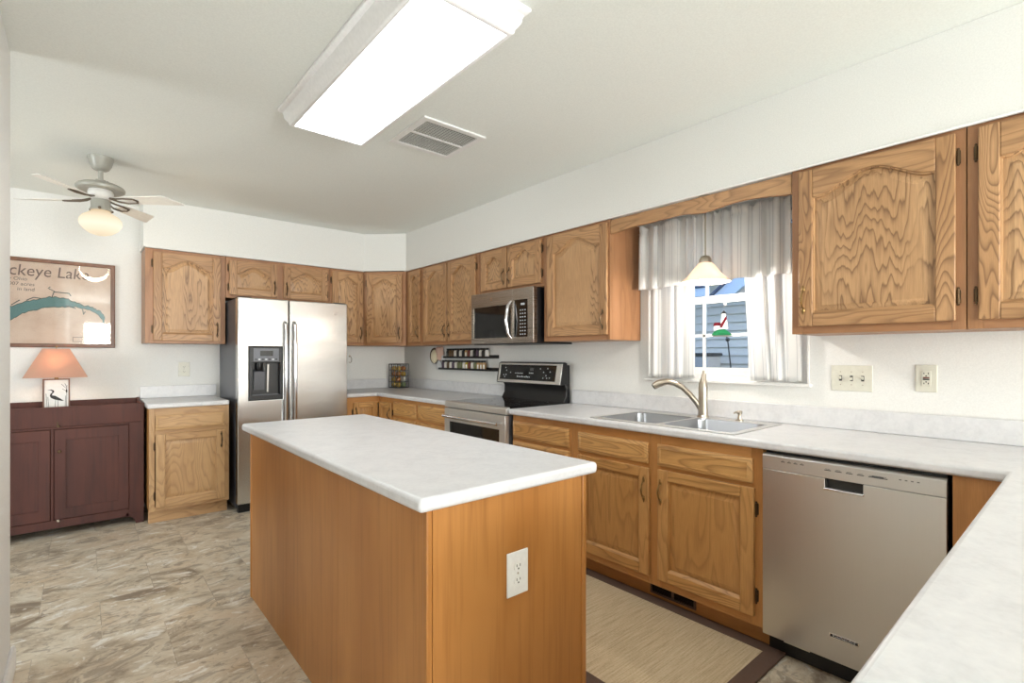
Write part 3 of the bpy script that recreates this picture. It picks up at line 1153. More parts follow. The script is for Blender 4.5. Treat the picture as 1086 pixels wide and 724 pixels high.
# GFCI outlet
r = thing('wall_outlet', 'almond outlet with red test buttons on the wall above the peninsula corner', 'outlet', (0, -4.72, 1.172), RIGHT)
MB().box(-0.038, -0.0055, -0.060, 0.038, -0.0005, 0.060, 'almond').build('cover_plate', r, 0.0025, 2)
m = MB()
m.box(-0.0165, -0.008, -0.033, 0.0165, -0.0054, 0.033, 'almond')
fo = m.build('receptacle', r, 0.001)
q = MB()
for s in (-1, 1):
    q.box(-0.009, -0.0086, s * 0.022 - 0.003, -0.006, -0.0079, s * 0.022 + 0.004, 'slot')
    q.box(0.006, -0.0086, s * 0.022 - 0.003, 0.009, -0.0079, s * 0.022 + 0.004, 'slot')
    q.lathe([(0.003, -0.0086), (0.003, -0.0079)], (0, 0, s * 0.022 - 0.009 * s - 0.002), 'slot', 8, 'y')
q.build('slots', fo)
q = MB()
q.box(-0.011, -0.0092, 0.001, 0.011, -0.0079, 0.0065, 'red')
q.box(-0.011, -0.0092, -0.0065, 0.011, -0.0079, -0.001, 'black')
q.build('test_buttons', fo)

# ================================================================== SINK + FAUCET
def rrect(x0, x1, y0, y1, rad, z, n=6):
    pts = []
    for cx, cy, a0 in ((x1 - rad, y1 - rad, 0), (x0 + rad, y1 - rad, 90), (x0 + rad, y0 + rad, 180), (x1 - rad, y0 + rad, 270)):
        for k in range(n + 1):
            a = radians(a0 + 90 * k / n)
            pts.append((cx + rad * cos(a), cy + rad * sin(a), z))
    return pts


r = thing('kitchen_sink', 'double bowl stainless drop in sink set in the counter below the window', 'sink')
by = [(-3.715, -3.335), (-4.113, -3.738)]
bx0, bx1 = -0.565, -0.165
rim = MB()
xs = [SX0, bx0, bx1, SX1]
ys = [SY0, by[1][0], by[1][1], by[0][0], by[0][1], SY1]
rim.grid(xs, ys, lambda i, j: not (i == 1 and j in (1, 3)), 2, 0.9145, 0.9195, 'steel_sink')
rim.mats = [M['steel_lt']]
rim.build('rim', r, 0.002, 2)
for a, b in by:
    m = MB()
    z = 0.9192
    m.loops([rrect(bx0 - .001, bx1 + .001, a - .001, b + .001, 0.002, z), rrect(bx0, bx1, a, b, 0.05, z), rrect(bx0 + .006, bx1 - .006, a + .006, b - .006, 0.05, z - .008),
             rrect(bx0 + .016, bx1 - .016, a + .016, b - .016, 0.055, 0.775), rrect(bx0 + .03, bx1 - .03, a + .03, b - .03, 0.06, 0.757), rrect(bx0 + .17, bx1 - .17, a + .16, b - .16, 0.02, 0.752)], 'steel_sink', True, False, True)
    bo = m.build('bowl', r, fix=False)
    q = MB()
    cx, cy = (bx0 + bx1) / 2, (a + b) / 2
    q.lathe([(0.001, 0.7545), (0.028, 0.7545), (0.042, 0.757), (0.044, 0.753)], (cx, cy, 0), 'chrome', 20)
    q.build('drain', bo)

r = thing('faucet', 'brushed nickel pull out faucet with curved spout behind the sink', 'faucet', (-0.118, -3.735, 0.9195))
m = MB()
m.lathe([(0.033, 0), (0.033, 0.006), (0.027, 0.012), (0.0255, 0.05), (0.0245, 0.12), (0.026, 0.155), (0.024, 0.17)], (0, 0, 0), 'nickel', 20)
m.build('body', r)
m = MB()
m.tube([(0, 0, 0.165), (0.0, 0.0, 0.19), (0.004, -0.001, 0.22), (0.01, -0.002, 0.25), (0.015, -0.003, 0.262)], [0.026, 0.023, 0.016, 0.0115, 0.0135], 'nickel', 14, True)
m.build('lever', r)
m = MB()
P = [(0, 0.005, 0.03), (-0.012, 0.028, 0.075), (-0.03, 0.062, 0.125), (-0.05, 0.10, 0.168), (-0.07, 0.14, 0.192), (-0.088, 0.175, 0.200), (-0.10, 0.20, 0.194)]
m.tube(P, [0.013, 0.0155, 0.016, 0.016, 0.017, 0.019, 0.021], 'nickel', 14)
sp = m.build('spout', r)
m = MB()
m.tube([(-0.10, 0.20, 0.194), (-0.112, 0.222, 0.186), (-0.124, 0.243, 0.170)], [0.0212, 0.022, 0.0195], 'nickel', 14)
m.tube([(-0.124, 0.243, 0.170), (-0.1265, 0.2475, 0.166)], [0.016, 0.016], 'slot', 12)
m.build('spray_head', sp)

r = thing('soap_dispenser', 'small brushed nickel soap pump at the back rim of the sink', 'soap dispenser', (-0.118, -3.945, 0.9195))
m = MB()
m.lathe([(0.021, 0), (0.021, 0.004), (0.011, 0.008), (0.010, 0.022)], (0, 0, 0), 'nickel', 16)
m.build('collar', r)
m = MB()
m.lathe([(0.008, 0.022), (0.008, 0.033), (0.014, 0.038), (0.015, 0.050), (0.011, 0.054)], (0, 0, 0), 'nickel', 16)
m.tube([(0, 0, 0.045), (-0.03, 0.008, 0.047), (-0.04, 0.011, 0.042)], [0.006, 0.005, 0.0045], 'nickel', 8)
m.build('pump_head', r)

# ================================================================== DISHWASHER
r = thing('dishwasher', 'stainless built in dishwasher with pocket handle between sink cabinet and peninsula', 'dishwasher', (-0.63, -4.283, 0), RIGHT)
w = 0.600
MB().box(0.004, 0.03, 0.10, w - 0.004, 0.60, 0.868, 'black').build('tub', r)
m = MB()
m.grid([0.0, 0.236, 0.362, w], [0.095, 0.757, 0.794], lambda i, j: not (i == 1 and j == 1), 1, 0.029, 0.0, 'steel_v')
d = m.build('door', r, 0.002)
q = MB()
q.box(0.2365, 0.022, 0.7575, 0.3615, 0.028, 0.7935, 'slot')
q.build('handle_pocket', d)
q = MB()
q.box(0.232, -0.006, 0.750, 0.366, 0.012, 0.760, 'chrome')
q.build('handle_lip', d, 0.003, 3)
m = MB()
m.prism([(0.0, 0.7955), (0.029, 0.7955), (0.029, 0.86), (0.006, 0.86), (-0.001, 0.852)], 0, 0.0, w, 'steel_lt')
cp = m.build('control_panel', r, 0.0015)
q = MB()
x = 0.07
for x0, n, dx, wd, zz in ((0.075, 4, 0.024, 0.014, 0.832), (0.235, 6, 0.036, 0.022, 0.826), (0.47, 4, 0.017, 0.007, 0.832)):
    for k in range(n):
        q.box(x0 + k * dx, -0.0014, zz, x0 + k * dx + wd, 0.002, zz + 0.0035, 'inkgrey')
        if wd > 0.01:
            q.box(x0 + k * dx + 0.003, -0.0014, zz + 0.006, x0 + k * dx + wd - 0.004, 0.002, zz + 0.0075, 'inkgrey')
q.box(0.39, -0.0014, 0.826, 0.425, 0.002, 0.834, 'inkgrey')
q.build('control_markings', cp)
q = MB()
q.box(0.252, -0.003, 0.187, 0.350, 0.0005, 0.202, 'chrome')
q.box(0.255, -0.0034, 0.1895, 0.347, -0.0029, 0.1995, 'black')
bd = q.build('badge', r)
text('badge_lettering', 'KitchenAid', 0.0125, 'icon', bd, (0.301, -0.0036, 0.1912), (radians(90), 0, 0), 0.0003, 'CENTER', 0, 1.35)
m = MB()
m.box(0.0, 0.07, 0.003, w, 0.085, 0.094, 'black')
m.build('toe_panel', r)
MB().box(0.06, 0.068, 0.055, 0.16, 0.0705, 0.085, 'almond').build('rating_sticker', r)

# ================================================================== RANGE
r = thing('range', 'freestanding stainless electric range with black glass cooktop and backguard', 'stove', (-0.66, -1.866, 0), RIGHT)
w = 0.754
MB().box(0.004, 0.03, 0.10, w - 0.004, 0.64, 0.895, 'darkgrey').build('body', r)
MB().box(0.02, 0.06, 0.0, w - 0.02, 0.60, 0.099, 'black').build('plinth', r)
m = MB()
m.box(0.008, 0.035, 0.8955, w - 0.008, 0.60, 0.919, 'blackglass')
ct = m.build('cooktop', r, 0.003)
q = MB()
for cx, cy, rr in ((0.20, 0.18, 0.11), (0.55, 0.18, 0.09), (0.20, 0.44, 0.08), (0.55, 0.44, 0.11)):
    n = 36
    q.loops([[(cx + (rr + dr) * cos(2 * pi * k / n), cy + (rr + dr) * sin(2 * pi * k / n), 0.9194) for k in range(n)] for dr in (0, 0.0025)], 'inkgrey')
q.build('burner_rings', ct)
m = MB()
m.prism([(0.0, 0.872), (0.034, 0.872), (0.034, 0.921), (0.012, 0.921), (0.0, 0.912)], 0, 0, w, 'steel_lt')
m.build('front_trim', r, 0.002)
m = MB()
m.grid([0.005, 0.07, w - 0.07, w - 0.005], [0.285, 0.36, 0.765, 0.865], lambda i, j: not (i == 1 and j == 1), 1, 0.029, -0.006, 'steel_lt')
d = m.build('oven_door', r, 0.003)
MB().box(0.07, 0.002, 0.36, w - 0.07, 0.02, 0.765, 'blackglass').build('oven_window', d)
q = MB()
q.tube([(0.045, -0.045, 0.808), (0.20, -0.056, 0.808), (w / 2, -0.06, 0.808), (w - 0.2, -0.056, 0.808), (w - 0.045, -0.045, 0.808)], 0.0125, 'chrome', 12)
for x in (0.06, w - 0.06):
    q.tube([(x, -0.048, 0.808), (x, -0.005, 0.808)], 0.009, 'chrome', 8)
q.build('oven_handle', d)
MB().box(0.005, -0.004, 0.105, w - 0.005, 0.029, 0.278, 'steel_lt').build('storage_drawer', r, 0.003)
# backguard
m = MB()
m.prism([(0.640, 0.90), (0.640, 1.20), (0.60, 1.20), (0.585, 1.05), (0.60, 1.02), (0.598, 0.965), (0.57, 0.9195), (0.57, 0.90)], 0, 0.012, w - 0.012, 'black')
m.build('backguard', r, 0.004)
m = MB()
pz = [(0.522, 1.052), (0.552, 1.212), (0.575, 1.222), (0.60, 1.214), (0.60, 1.055), (0.53, 1.047)]
m.prism(pz, 0, 0.0, w, 'black')
cp = m.build('control_panel', r, 0.004)
dx, dz = 0.030, 0.160
ln = math.hypot(dx, dz)
nx, nz = -dz / ln, dx / ln


def onp(x, t, o):      # point on the sloping panel, t = 0..1 up the slope, o = outward
    return (x, 0.522 + dx * t + nx * o, 1.052 + dz * t + nz * o)


def slab(mb, x0, x1, t0, t1, o0, o1, mat):
    vs = [onp(x, t, o) for o in (o0, o1) for x, t in ((x0, t0), (x1, t0), (x1, t1), (x0, t1))]
    mb.add(vs, [(0, 3, 2, 1), (4, 5, 6, 7), (0, 1, 5, 4), (1, 2, 6, 5), (2, 3, 7, 6), (3, 0, 4, 7)], mat)


q = MB()
slab(q, 0.018, w - 0.0, 0.0, 0.14, 0.0005, 0.007, 'steel_lt')
slab(q, 0.018, w - 0.0, 0.90, 0.985, 0.0005, 0.007, 'steel_lt')
slab(q, 0.018, 0.038, 0.14, 0.90, 0.0005, 0.007, 'steel_lt')
slab(q, w - 0.055, w, 0.14, 0.90, 0.0005, 0.007, 'steel_lt')
q.build('panel_bezel', cp, 0.002)
q = MB()
slab(q, 0.038, w - 0.055, 0.14, 0.90, 0.0005, 0.004, 'blackglass')
gl = q.build('panel_glass', cp)
q = MB()
rng = random.Random(3)
for x, t in ((.10, .72), (.115, .58), (.085, .34), (.115, .36), (.10, .24), (.17, .48), (.52, .70), (.60, .72), (.63, .56), (.56, .54), (.59, .38), (.56, .26), (.60, .26), (.63, .28)):
    slab(q, x, x + 0.009, t, t + 0.055, 0.004, 0.0046, 'icon')
for k in range(6):
    slab(q, .23 + k * 0.017, .24 + k * 0.017, .46, .50, 0.004, 0.0046, 'icon')
for k in range(9):
    slab(q, .26 + k * 0.018, .27 + k * 0.018, .28, .33 + 0.03 * (k % 3 == 0), 0.004, 0.0046, 'icon')
for k in range(3):
    slab(q, .41 + k * 0.014, .419 + k * 0.014, .62, .76, 0.004, 0.0046, 'inkgrey')
    slab(q, .40 + k * 0.018, .412 + k * 0.018, .48, .53, 0.004, 0.0046, 'icon')
q.build('panel_icons', gl)

# ================================================================== MICROWAVE
r = thing('microwave', 'over the range stainless microwave with black window below the short wall cabinet', 'microwave', (-0.412, -1.879, 0), RIGHT)
w = 0.742
z0, z1 = 1.364, 1.764
MB().box(0.003, 0.04, z0 + 0.004, w - 0.003, 0.405, z1 - 0.002, 'black').build('body', r, 0.003)
MB().box(0.0, 0.03, z0 - 0.006, w, 0.40, z0 + 0.003, 'black').build('bottom_vent', r)
m = MB()
xs = [0.0, 0.035, 0.495, 0.515]
m.grid(xs, [z0, z0 + 0.045, z0 + 0.29, z1], lambda i, j: not (i == 1 and j == 1), 1, 0.039, 0.0, 'steel_dk')
d = m.build('door', r, 0.003)
q = MB()
q.box(0.035, 0.006, z0 + 0.045, 0.495, 0.03, z0 + 0.29, 'blackglass')
q.build('window', d)
q = MB()
q.tube([(0.505, -0.004, z0 + 0.035), (0.50, -0.03, z0 + 0.07), (0.496, -0.046, z0 + 0.17), (0.50, -0.03, z0 + 0.275), (0.505, -0.004, z0 + 0.31)], [0.011, 0.0125, 0.014, 0.0125, 0.011], 'chrome', 12)
q.build('door_handle', d)
m = MB()
m.grid([0.5165, 0.53, 0.68, w], [z0, z0 + 0.045, z0 + 0.315, z1], lambda i, j: not (i == 1 and j == 1), 1, 0.039, 0.0, 'steel_dk')
cp = m.build('control_surround', r, 0.003)
q = MB()
q.box(0.53, 0.004, z0 + 0.045, 0.68, 0.03, z0 + 0.315, 'blackglass')
ck = q.build('keypad', cp)
q = MB()
q.box(0.605, 0.0034, z0 + 0.275, 0.645, 0.0042, z0 + 0.29, 'icon')
for i in range(3):
    for j in range(8):
        q.box(0.595 + i * 0.025, 0.0034, z0 + 0.06 + j * 0.025, 0.607 + i * 0.025, 0.0042, z0 + 0.068 + j * 0.025, 'icon')
q.build('key_labels', ck)
q = MB()
q.lathe([(0.013, -0.003), (0.013, 0.001)], (0.268, 0, z1 - 0.055), 'chrome', 20, 'y')
bd = q.build('badge', r)
text('badge_lettering', 'GE', 0.012, 'inkgrey', bd, (0.268, -0.0035, z1 - 0.0592), (radians(90), 0, 0), 0.0003, 'CENTER', 0.3)

# ================================================================== REFRIGERATOR
r = thing('refrigerator', 'stainless side by side refrigerator with ice dispenser against the back wall', 'refrigerator', (-1.885, -0.74, 0), 0)
w = 0.902
MB().box(0.006, 0.085, 0.03, w - 0.006, 0.715, 1.738, 'darkgrey').build('cabinet', r, 0.006)
m = MB()
for x in (0.01, w - 0.11):
    m.box(x, 0.03, 1.7385, x + 0.10, 0.16, 1.752, 'black')
m.build('hinge_cover', r, 0.004)
m = MB()
m.box(0.02, 0.075, 0.008, w - 0.02, 0.084, 0.07, 'black')
m.box(0.012, 0.04, 0.0, 0.10, 0.09, 0.062, 'black')
m.box(w - 0.10, 0.04, 0.0, w - 0.012, 0.09, 0.062, 'black')
m.build('base_grille', r, 0.004)
split = 0.392


def fdoor(x0, x1, hole=None):
    m = MB()
    if hole:
        a, b, c, e = hole
        m.grid([x0, a, b, x1], [0.075, c, e, 1.742], lambda i, j: not (i == 1 and j == 1), 1, 0.078, 0.0, 'steel')
    else:
        m.box(x0, 0.0, 0.075, x1, 0.078, 1.742, 'steel')
    return m.build('door', r, 0.007, 3)


dl = fdoor(0.0, split - 0.003, (0.082, 0.342, 0.908, 1.345))
dr = fdoor(split + 0.003, w)
for dd, hx in ((dl, split - 0.035), (dr, split + 0.04)):
    q = MB()
    q.tube([(hx, -0.004, 0.64), (hx, -0.036, 0.66), (hx, -0.046, 0.85), (hx, -0.048, 1.10), (hx, -0.046, 1.35), (hx, -0.036, 1.535), (hx, -0.004, 1.555)], [0.012, 0.0135, 0.0135, 0.0135, 0.0135, 0.0135, 0.012], 'chrome', 12)
    q.build('handle', dd)
# dispenser
q = MB()
q.grid([0.083, 0.105, 0.319, 0.341], [0.909, 0.945, 1.215, 1.344], lambda i, j: not (i == 1 and j == 1), 1, 0.05, -0.006, 'black')
dp = q.build('dispenser_surround', dl, 0.004)
q = MB()
q.box(0.105, 0.052, 0.945, 0.319, 0.074, 1.215, 'black')
q.prism([(0.0, 0.945), (0.05, 0.945), (0.05, 0.952), (0.0, 0.952)], 0, 0.11, 0.315, 'darkgrey')
q.lathe([(0.028, 1.212), (0.030, 1.17), (0.022, 1.15)], (0.165, 0.026, 0), 'black', 16)
q.prism([(0.02, 1.14), (0.048, 1.16), (0.05, 1.0), (0.03, 0.99)], 0, 0.125, 0.205, 'darkgrey')
q.prism([(0.016, 1.20), (0.045, 1.20), (0.05, 0.97), (0.035, 0.97)], 0, 0.225, 0.238, 'steel_lt')
q.build('dispenser_well', dp)
q = MB()
q.box(0.115, -0.0075, 1.225, 0.309, -0.0055, 1.332, 'darkgrey')
q.box(0.165, -0.0085, 1.27, 0.262, -0.0074, 1.312, 'blackglass')
for k in range(7):
    q.box(0.125 + k * 0.026, -0.0085, 1.235, 0.140 + k * 0.026, -0.0074, 1.247, 'icon' if k % 2 else 'black')
q.build('dispenser_controls', dp)
q = MB()
q.lathe([(0.017, -0.003), (0.017, 0.001)], (0.79, 0, 1.648), 'chrome', 20, 'y')
bd = q.build('badge', dr)
text('badge_lettering', 'GE', 0.016, 'inkgrey', bd, (0.79, -0.0035, 1.6425), (radians(90), 0, 0), 0.0003, 'CENTER', 0.3)
# wire hook on the wall beside it
r = thing('wall_hook', 'tiny wire hook on the back wall at the edge of the refrigerator', 'hook', (-0.655, 0, 1.235))
MB().lathe([(0.010, -0.003), (0.010, -0.0005)], (0, 0, 0.03), 'nickel', 14, 'y').build('hook_base', r)
MB().tube([(0, -0.003, 0.032), (0.004, -0.02, 0.028), (0.014, -0.028, 0.0), (0.012, -0.022, -0.03), (0.0, -0.014, -0.042), (-0.012, -0.012, -0.03)], 0.003, 'nickel', 8).build('hook_wire', r)

# ================================================================== DRY SINK, LAMP, PICTURE
r = thing('dry_sink', 'dark reddish wood dry sink cabinet with two panel doors under the map picture', 'cabinet', (-3.507, -0.455, 0))
w = 1.038
D = 0.435
m = MB()
for x in (0.0, w - 0.018):
    # end boards with a curved foot cut-out and a dipped trough rim
    m.prism([(0.0, 0.0), (0.07, 0.0), (0.09, 0.05), (0.14, 0.075), (D - 0.14, 0.075), (D - 0.09, 0.05), (D - 0.07, 0.0), (D, 0.0), (D, 0.93), (D - 0.06, 0.93), (D - 0.12, 0.915), (0.05, 0.912), (0.0, 0.905)], 0, x, x + 0.018, 'cherry')
m.build('end_board', r, 0.004)
m = MB()
m.box(0.018, 0.02, 0.085, w - 0.018, D, 0.10, 'cherry')
m.box(0.018, D - 0.012, 0.10, w - 0.018, D, 0.925, 'cherry')
m.box(0.018, 0.02, 0.79, w - 0.018, D - 0.012, 0.805, 'cherry')
m.build('case', r)
m = MB()
m.prism([(0.0, 0.77), (0.0185, 0.77), (0.014, 0.912), (-0.006, 0.912)], 0, -0.001, w + 0.001, 'cherry')
m.build('trough_front_board', r, 0.003)
m = MB()
m.box(0.0, 0.0005, 0.085, 0.09, 0.0195, 0.769, 'cherry')
m.box(w - 0.09, 0.0005, 0.085, w, 0.0195, 0.769, 'cherry')
m.box(0.09, 0.0005, 0.06, w - 0.09, 0.0195, 0.118, 'cherry')
m.box(0.09, 0.0005, 0.755, w - 0.09, 0.0195, 0.769, 'cherry')
m.box(0.511, 0.0005, 0.118, 0.527, 0.0195, 0.755, 'cherry')
# curved bracket feet
for s, x in ((1, 0.0), (-1, w)):
    m.prism([(x, 0.0), (x + s * 0.05, 0.0), (x + s * 0.058, 0.03), (x + s * 0.075, 0.052), (x + s * 0.11, 0.0599), (x + s * 0.11, 0.0849), (x, 0.0849)], 1, 0.0005, 0.0195, 'cherry')
m.build('face_frame', r, 0.002)
for x0, x1, kx in ((0.093, 0.509, 0.487), (0.530, 0.946, 0.552)):
    m = MB()
    z0, z1 = 0.121, 0.752
    m.grid([x0, x0 + 0.062, x1 - 0.062, x1], [z0, z0 + 0.075, z1 - 0.075, z1], lambda i, j: not (i == 1 and j == 1), 1, 0.017, -0.003, 'cherry')
    d = m.build('door', r, 0.002)
    MB().box(x0 + 0.062, 0.005, z0 + 0.075, x1 - 0.062, 0.012, z1 - 0.075, 'cherry').build('panel', d)
    if x0 > 0.5:
        q = MB()
        q.lathe([(0.006, -0.003), (0.005, -0.012), (0.011, -0.018), (0.012, -0.024), (0.007, -0.029)], (kx + 0.006, 0, 0.60), 'bronze', 14, 'y')
        q.build('knob', d)
for z, mt in ((0.775, 'bronze'), (0.112, 'nickel')):
    q = MB()
    q.lathe([(0.010, -0.002), (0.008, -0.011), (0.006, -0.014)], (0.552, 0, z), mt, 12, 'y')
    q.box(0.543, -0.012, z - 0.004, 0.549, -0.008, z + 0.034 if z > .5 else z + 0.01, mt)
    q.build('latch', r)

r = thing('table_lamp', 'lit table lamp with salmon shade and framed heron base on the dry sink', 'lamp', (-2.972, -0.225, 0.8055))
m = MB()
m.box(-0.088, -0.045, 0.0, 0.088, 0.045, 0.014, 'frame_wood')
m.grid([-0.075, -0.066, 0.066, 0.075], [0.0145, 0.024, 0.288, 0.297], lambda i, j: not (i == 1 and j == 1), 1, -0.014, 0.014, 'frame_wood')
bs = m.build('frame_base', r, 0.0015)
q = MB()
q.box(-0.0655, -0.008, 0.0245, 0.0655, 0.008, 0.2875, 'plate')
pn = q.build('heron_panel', bs)
q = MB()
yy = -0.0085
# heron silhouette and reeds
her = [(-0.05, .215), (-0.028, .219), (-0.014, .212), (-0.012, .200), (-0.022, .186), (-0.024, .176), (-0.006, .172), (0.022, .150), (0.042, .132), (0.030, .133), (0.012, .138), (-0.012, .146), (-0.03, .158), (-0.036, .172), (-0.033, .186), (-0.022, .199), (-0.024, .207), (-0.032, .213)]
q.prism(her, 1, yy, yy + 0.001, 'slot')
for a, b in (((-0.004, .145), (-0.008, .06)), ((0.008, .142), (0.01, .06)), ((-0.048, .06), (-0.056, .19)), ((-0.040, .06), (-0.046, .165)), ((0.055, .06), (0.058, .25)), ((0.058, .22), (0.026, .258)), ((0.058, .20), (0.032, .222)), ((0.057, .23), (0.046, .262)), ((0.048, .06), (0.05, .17))):
    q.tube([(a[0], yy, a[1]), (b[0], yy, b[1])], 0.0013, 'slot', 6)
q.sphere((0.056, yy, .205), 0.008, 'slot', 8, 5, (0.6, .15, 1.8))
q.build('heron_drawing', pn)
m = MB()
m.tube([(0, 0, 0.297), (0, 0, 0.36)], 0.006, 'brass', 10)
m.lathe([(0.012, 0.297), (0.012, 0.305), (0.007, 0.309)], (0, 0, 0), 'brass', 12)
m.lathe([(0.014, 0.345), (0.014, 0.375)], (0, 0, 0), 'brass', 12)
m.build('stem', r)
m = MB()
m.sphere((0, 0, 0.41), 0.030, 'bulb', 14, 8, (1, 1, 1.2))
m.build('bulb', r)


def rectl(a, b, z):
    return [(-a, -b, z), (a, -b, z), (a, b, z), (-a, b, z)]


m = MB()
m.loops([rectl(0.175, 0.115, 0.308), rectl(0.074, 0.05, 0.518), rectl(0.0715, 0.0475, 0.518), rectl(0.1725, 0.1125, 0.308), rectl(0.175, 0.115, 0.308)], 'salmon_shade')
m.build('lamp_shade', r)
m = MB()
m.tube([(-0.071, 0, 0.505), (0, 0, 0.505), (0.071, 0, 0.505)], 0.0018, 'brass', 6)
m.tube([(0, 0, 0.445), (0, 0, 0.53)], 0.0025, 'brass', 6)
m.sphere((0, 0, 0.534), 0.007, 'brass', 8, 6)
m.build('harp', r)
# the lamp bulb's own light
pl_ = bpy.data.lights.new('table_lamp_light', 'POINT')
pl_.energy = 7.5
pl_.color = (1.0, 0.74, 0.46)
pl_.shadow_soft_size = 0.03
po = bpy.data.objects.new('table_lamp_light', pl_)
COL.objects.link(po)
po.location = (-2.972, -0.225, 0.8055 + 0.415)

r = thing('framed_map', 'wood framed lake map hanging on the wall above the table lamp', 'picture', (-3.525, 0, 1.335))
w, h = 0.90, 0.668
m = MB()
m.grid([0.0, 0.028, w - 0.028, w], [0.0, 0.028, h - 0.028, h], lambda i, j: not (i == 1 and j == 1), 1, -0.0005, -0.024, 'frame_wood')
m.build('frame', r, 0.005, 2)
m = MB()
m.box(0.028, -0.008, 0.028, w - 0.028, -0.002, h - 0.028, 'paper')
pp = m.build('map_sheet', r)
MB().box(0.028, -0.0155, 0.028, w - 0.028, -0.013, h - 0.028, 'picglass').build('glass', r)
text('map_title', 'Buckeye Lake', 0.118, 'ink', pp, (0.176, -0.0085, 0.535), (radians(90), 0, 0), 0.0004, 'LEFT', 0.12, 0.86)
for k, (s, x) in enumerate((('ay Ohio', 0.385), ('3007 acres', 0.425), ('in land', 0.425))):
    text('map_caption', s, 0.036, 'ink', pp, (x, -0.0085, 0.497 - k * 0.038), (radians(90), 0, 0), 0.0004, 'RIGHT', 0.1)
lk = [(0.06, .19), (0.15, .175), (0.23, .18), (0.30, .208), (0.36, .262), (0.42, .285), (0.50, .312), (0.58, .322), (0.66, .318), (0.71, .305), (0.75, .29), (0.79, .265), (0.815, .23), (0.822, .185), (0.832, .20), (0.836, .24),
      (0.815, .275), (0.78, .305), (0.74, .32), (0.70, .328), (0.655, .352), (0.60, .372), (0.54, .385), (0.50, .378), (0.45, .358), (0.385, .34), (0.33, .312), (0.28, .282), (0.20, .268), (0.12, .262), (0.07, .24)]
lk = [(x, z + (0.008 if i >= 14 else -0.010 if i < 8 else 0)) for i, (x, z) in enumerate(lk)]
jr = random.Random(11)
lk2 = []
for (xa, za), (xb, zb) in zip(lk, lk[1:] + lk[:1]):
    for k in range(4):
        f = k / 4
        j = 0.0 if k == 0 else jr.uniform(-0.006, 0.006)
        lk2.append((xa + (xb - xa) * f + j * 0.5, za + (zb - za) * f + j))
lk = lk2
m = MB()
m.prism(lk, 1, -0.0084, -0.0079, 'lakeedge')
c0 = (0.46, 0.29)
big = [(x, z) for x, z in lk]
m.prism([(x, z + (0.005 if i < 56 else -0.005)) for i, (x, z) in enumerate(lk)], 1, -0.0090, -0.0083, 'lake')
for pts in ([(0.52, .38), (0.535, .43), (0.50, .45), (0.512, .462)], [(0.535, .425), (0.62, .42), (0.63, .40)], [(0.70, .30), (0.705, .26), (0.715, .285)], [(0.60, .325), (0.66, .305)], [(0.38, .35), (0.42, .375), (0.46, .37)], [(0.30, .31), (0.345, .35)]):
    m.tube([(x, -0.0085, z) for x, z in pts], 0.0035, 'lakeedge', 6)
m.build('lake_drawing', pp)
m = MB()
m.box(0.64, -0.0085, 0.045, 0.79, -0.0079, 0.082, 'ink')
m.box(0.643, -0.0089, 0.048, 0.787, -0.0084, 0.079, 'paper')
m.build('map_cartouche', pp)

# ================================================================== CEILING ITEMS
r = thing('ceiling_light', 'large white framed fluorescent ceiling light with glowing panel', 'ceiling light')
fx0, fx1, fy0, fy1 = -2.085, -1.612, -3.895, -2.535


def rc(o, z):
    return [(fx0 + o, fy0 + o, z), (fx1 - o, fy0 + o, z), (fx1 - o, fy1 - o, z), (fx0 + o, fy1 - o, z)]


m = MB()
m.loops([rc(0, H - 0.001), rc(0, H - 0.012), rc(0.006, H - 0.018), rc(0.018, H - 0.024), rc(0.022, H - 0.034), rc(0.024, H - 0.05), rc(0.034, H - 0.066), rc(0.040, H - 0.072), rc(0.044, H - 0.088), rc(0.050, H - 0.092), rc(0.062, H - 0.092), rc(0.064, H - 0.086), rc(0.064, H - 0.06), rc(0.02, H - 0.03), rc(0.02, H - 0.001), rc(0, H - 0.001)], 'fixture', False)
m.build('frame', r)
m = MB()
z = H - 0.086
m.add(rc(0.0635, z), [(0, 3, 2, 1)], 'lens')
m.add(rc(0.0635, z + 0.006), [(0, 1, 2, 3)], 'white')
m.loops([rc(0.0635, z), rc(0.0635, z + 0.006)], 'white')
m.build('diffuser', r)

r = thing('ceiling_vent', 'square white return air grille in the ceiling beside the fluorescent light', 'vent')
vx0, vx1, vy0, vy1 = -1.49, -1.09, -2.956, -2.562
ym = (vy0 + vy1) / 2
m = MB()
m.grid([vx0, vx0 + 0.035, vx1 - 0.035, vx1], [vy0, vy0 + 0.035, ym - 0.008, ym + 0.008, vy1 - 0.035, vy1], lambda i, j: not (i == 1 and j in (1, 3)), 2, H - 0.0105, H - 0.0005, 'white')
m.build('frame', r, 0.003)
m = MB()
m.box(vx0 + 0.03, vy0 + 0.03, H - 0.0025, vx1 - 0.03, vy1 - 0.03, H - 0.0005, 'slot')
m.build('dark_backing', r)
m = MB()
for a, b in ((vy0 + 0.035, ym - 0.008), (ym + 0.008, vy1 - 0.035)):
    n = 10
    for k in range(n):
        y = a + (b - a) * (k + 0.5) / n
        m.box(vx0 + 0.034, y - 0.0017, H - 0.008, vx1 - 0.034, y + 0.0017, H - 0.004, 'ventgrey')
    n = 18
    for k in range(n):
        x = vx0 + 0.035 + (vx1 - vx0 - 0.07) * (k + 0.5) / n
        m.box(x - 0.0012, a, H - 0.0078, x + 0.0012, b, H - 0.0045, 'ventgrey')
m.build('grille', r)

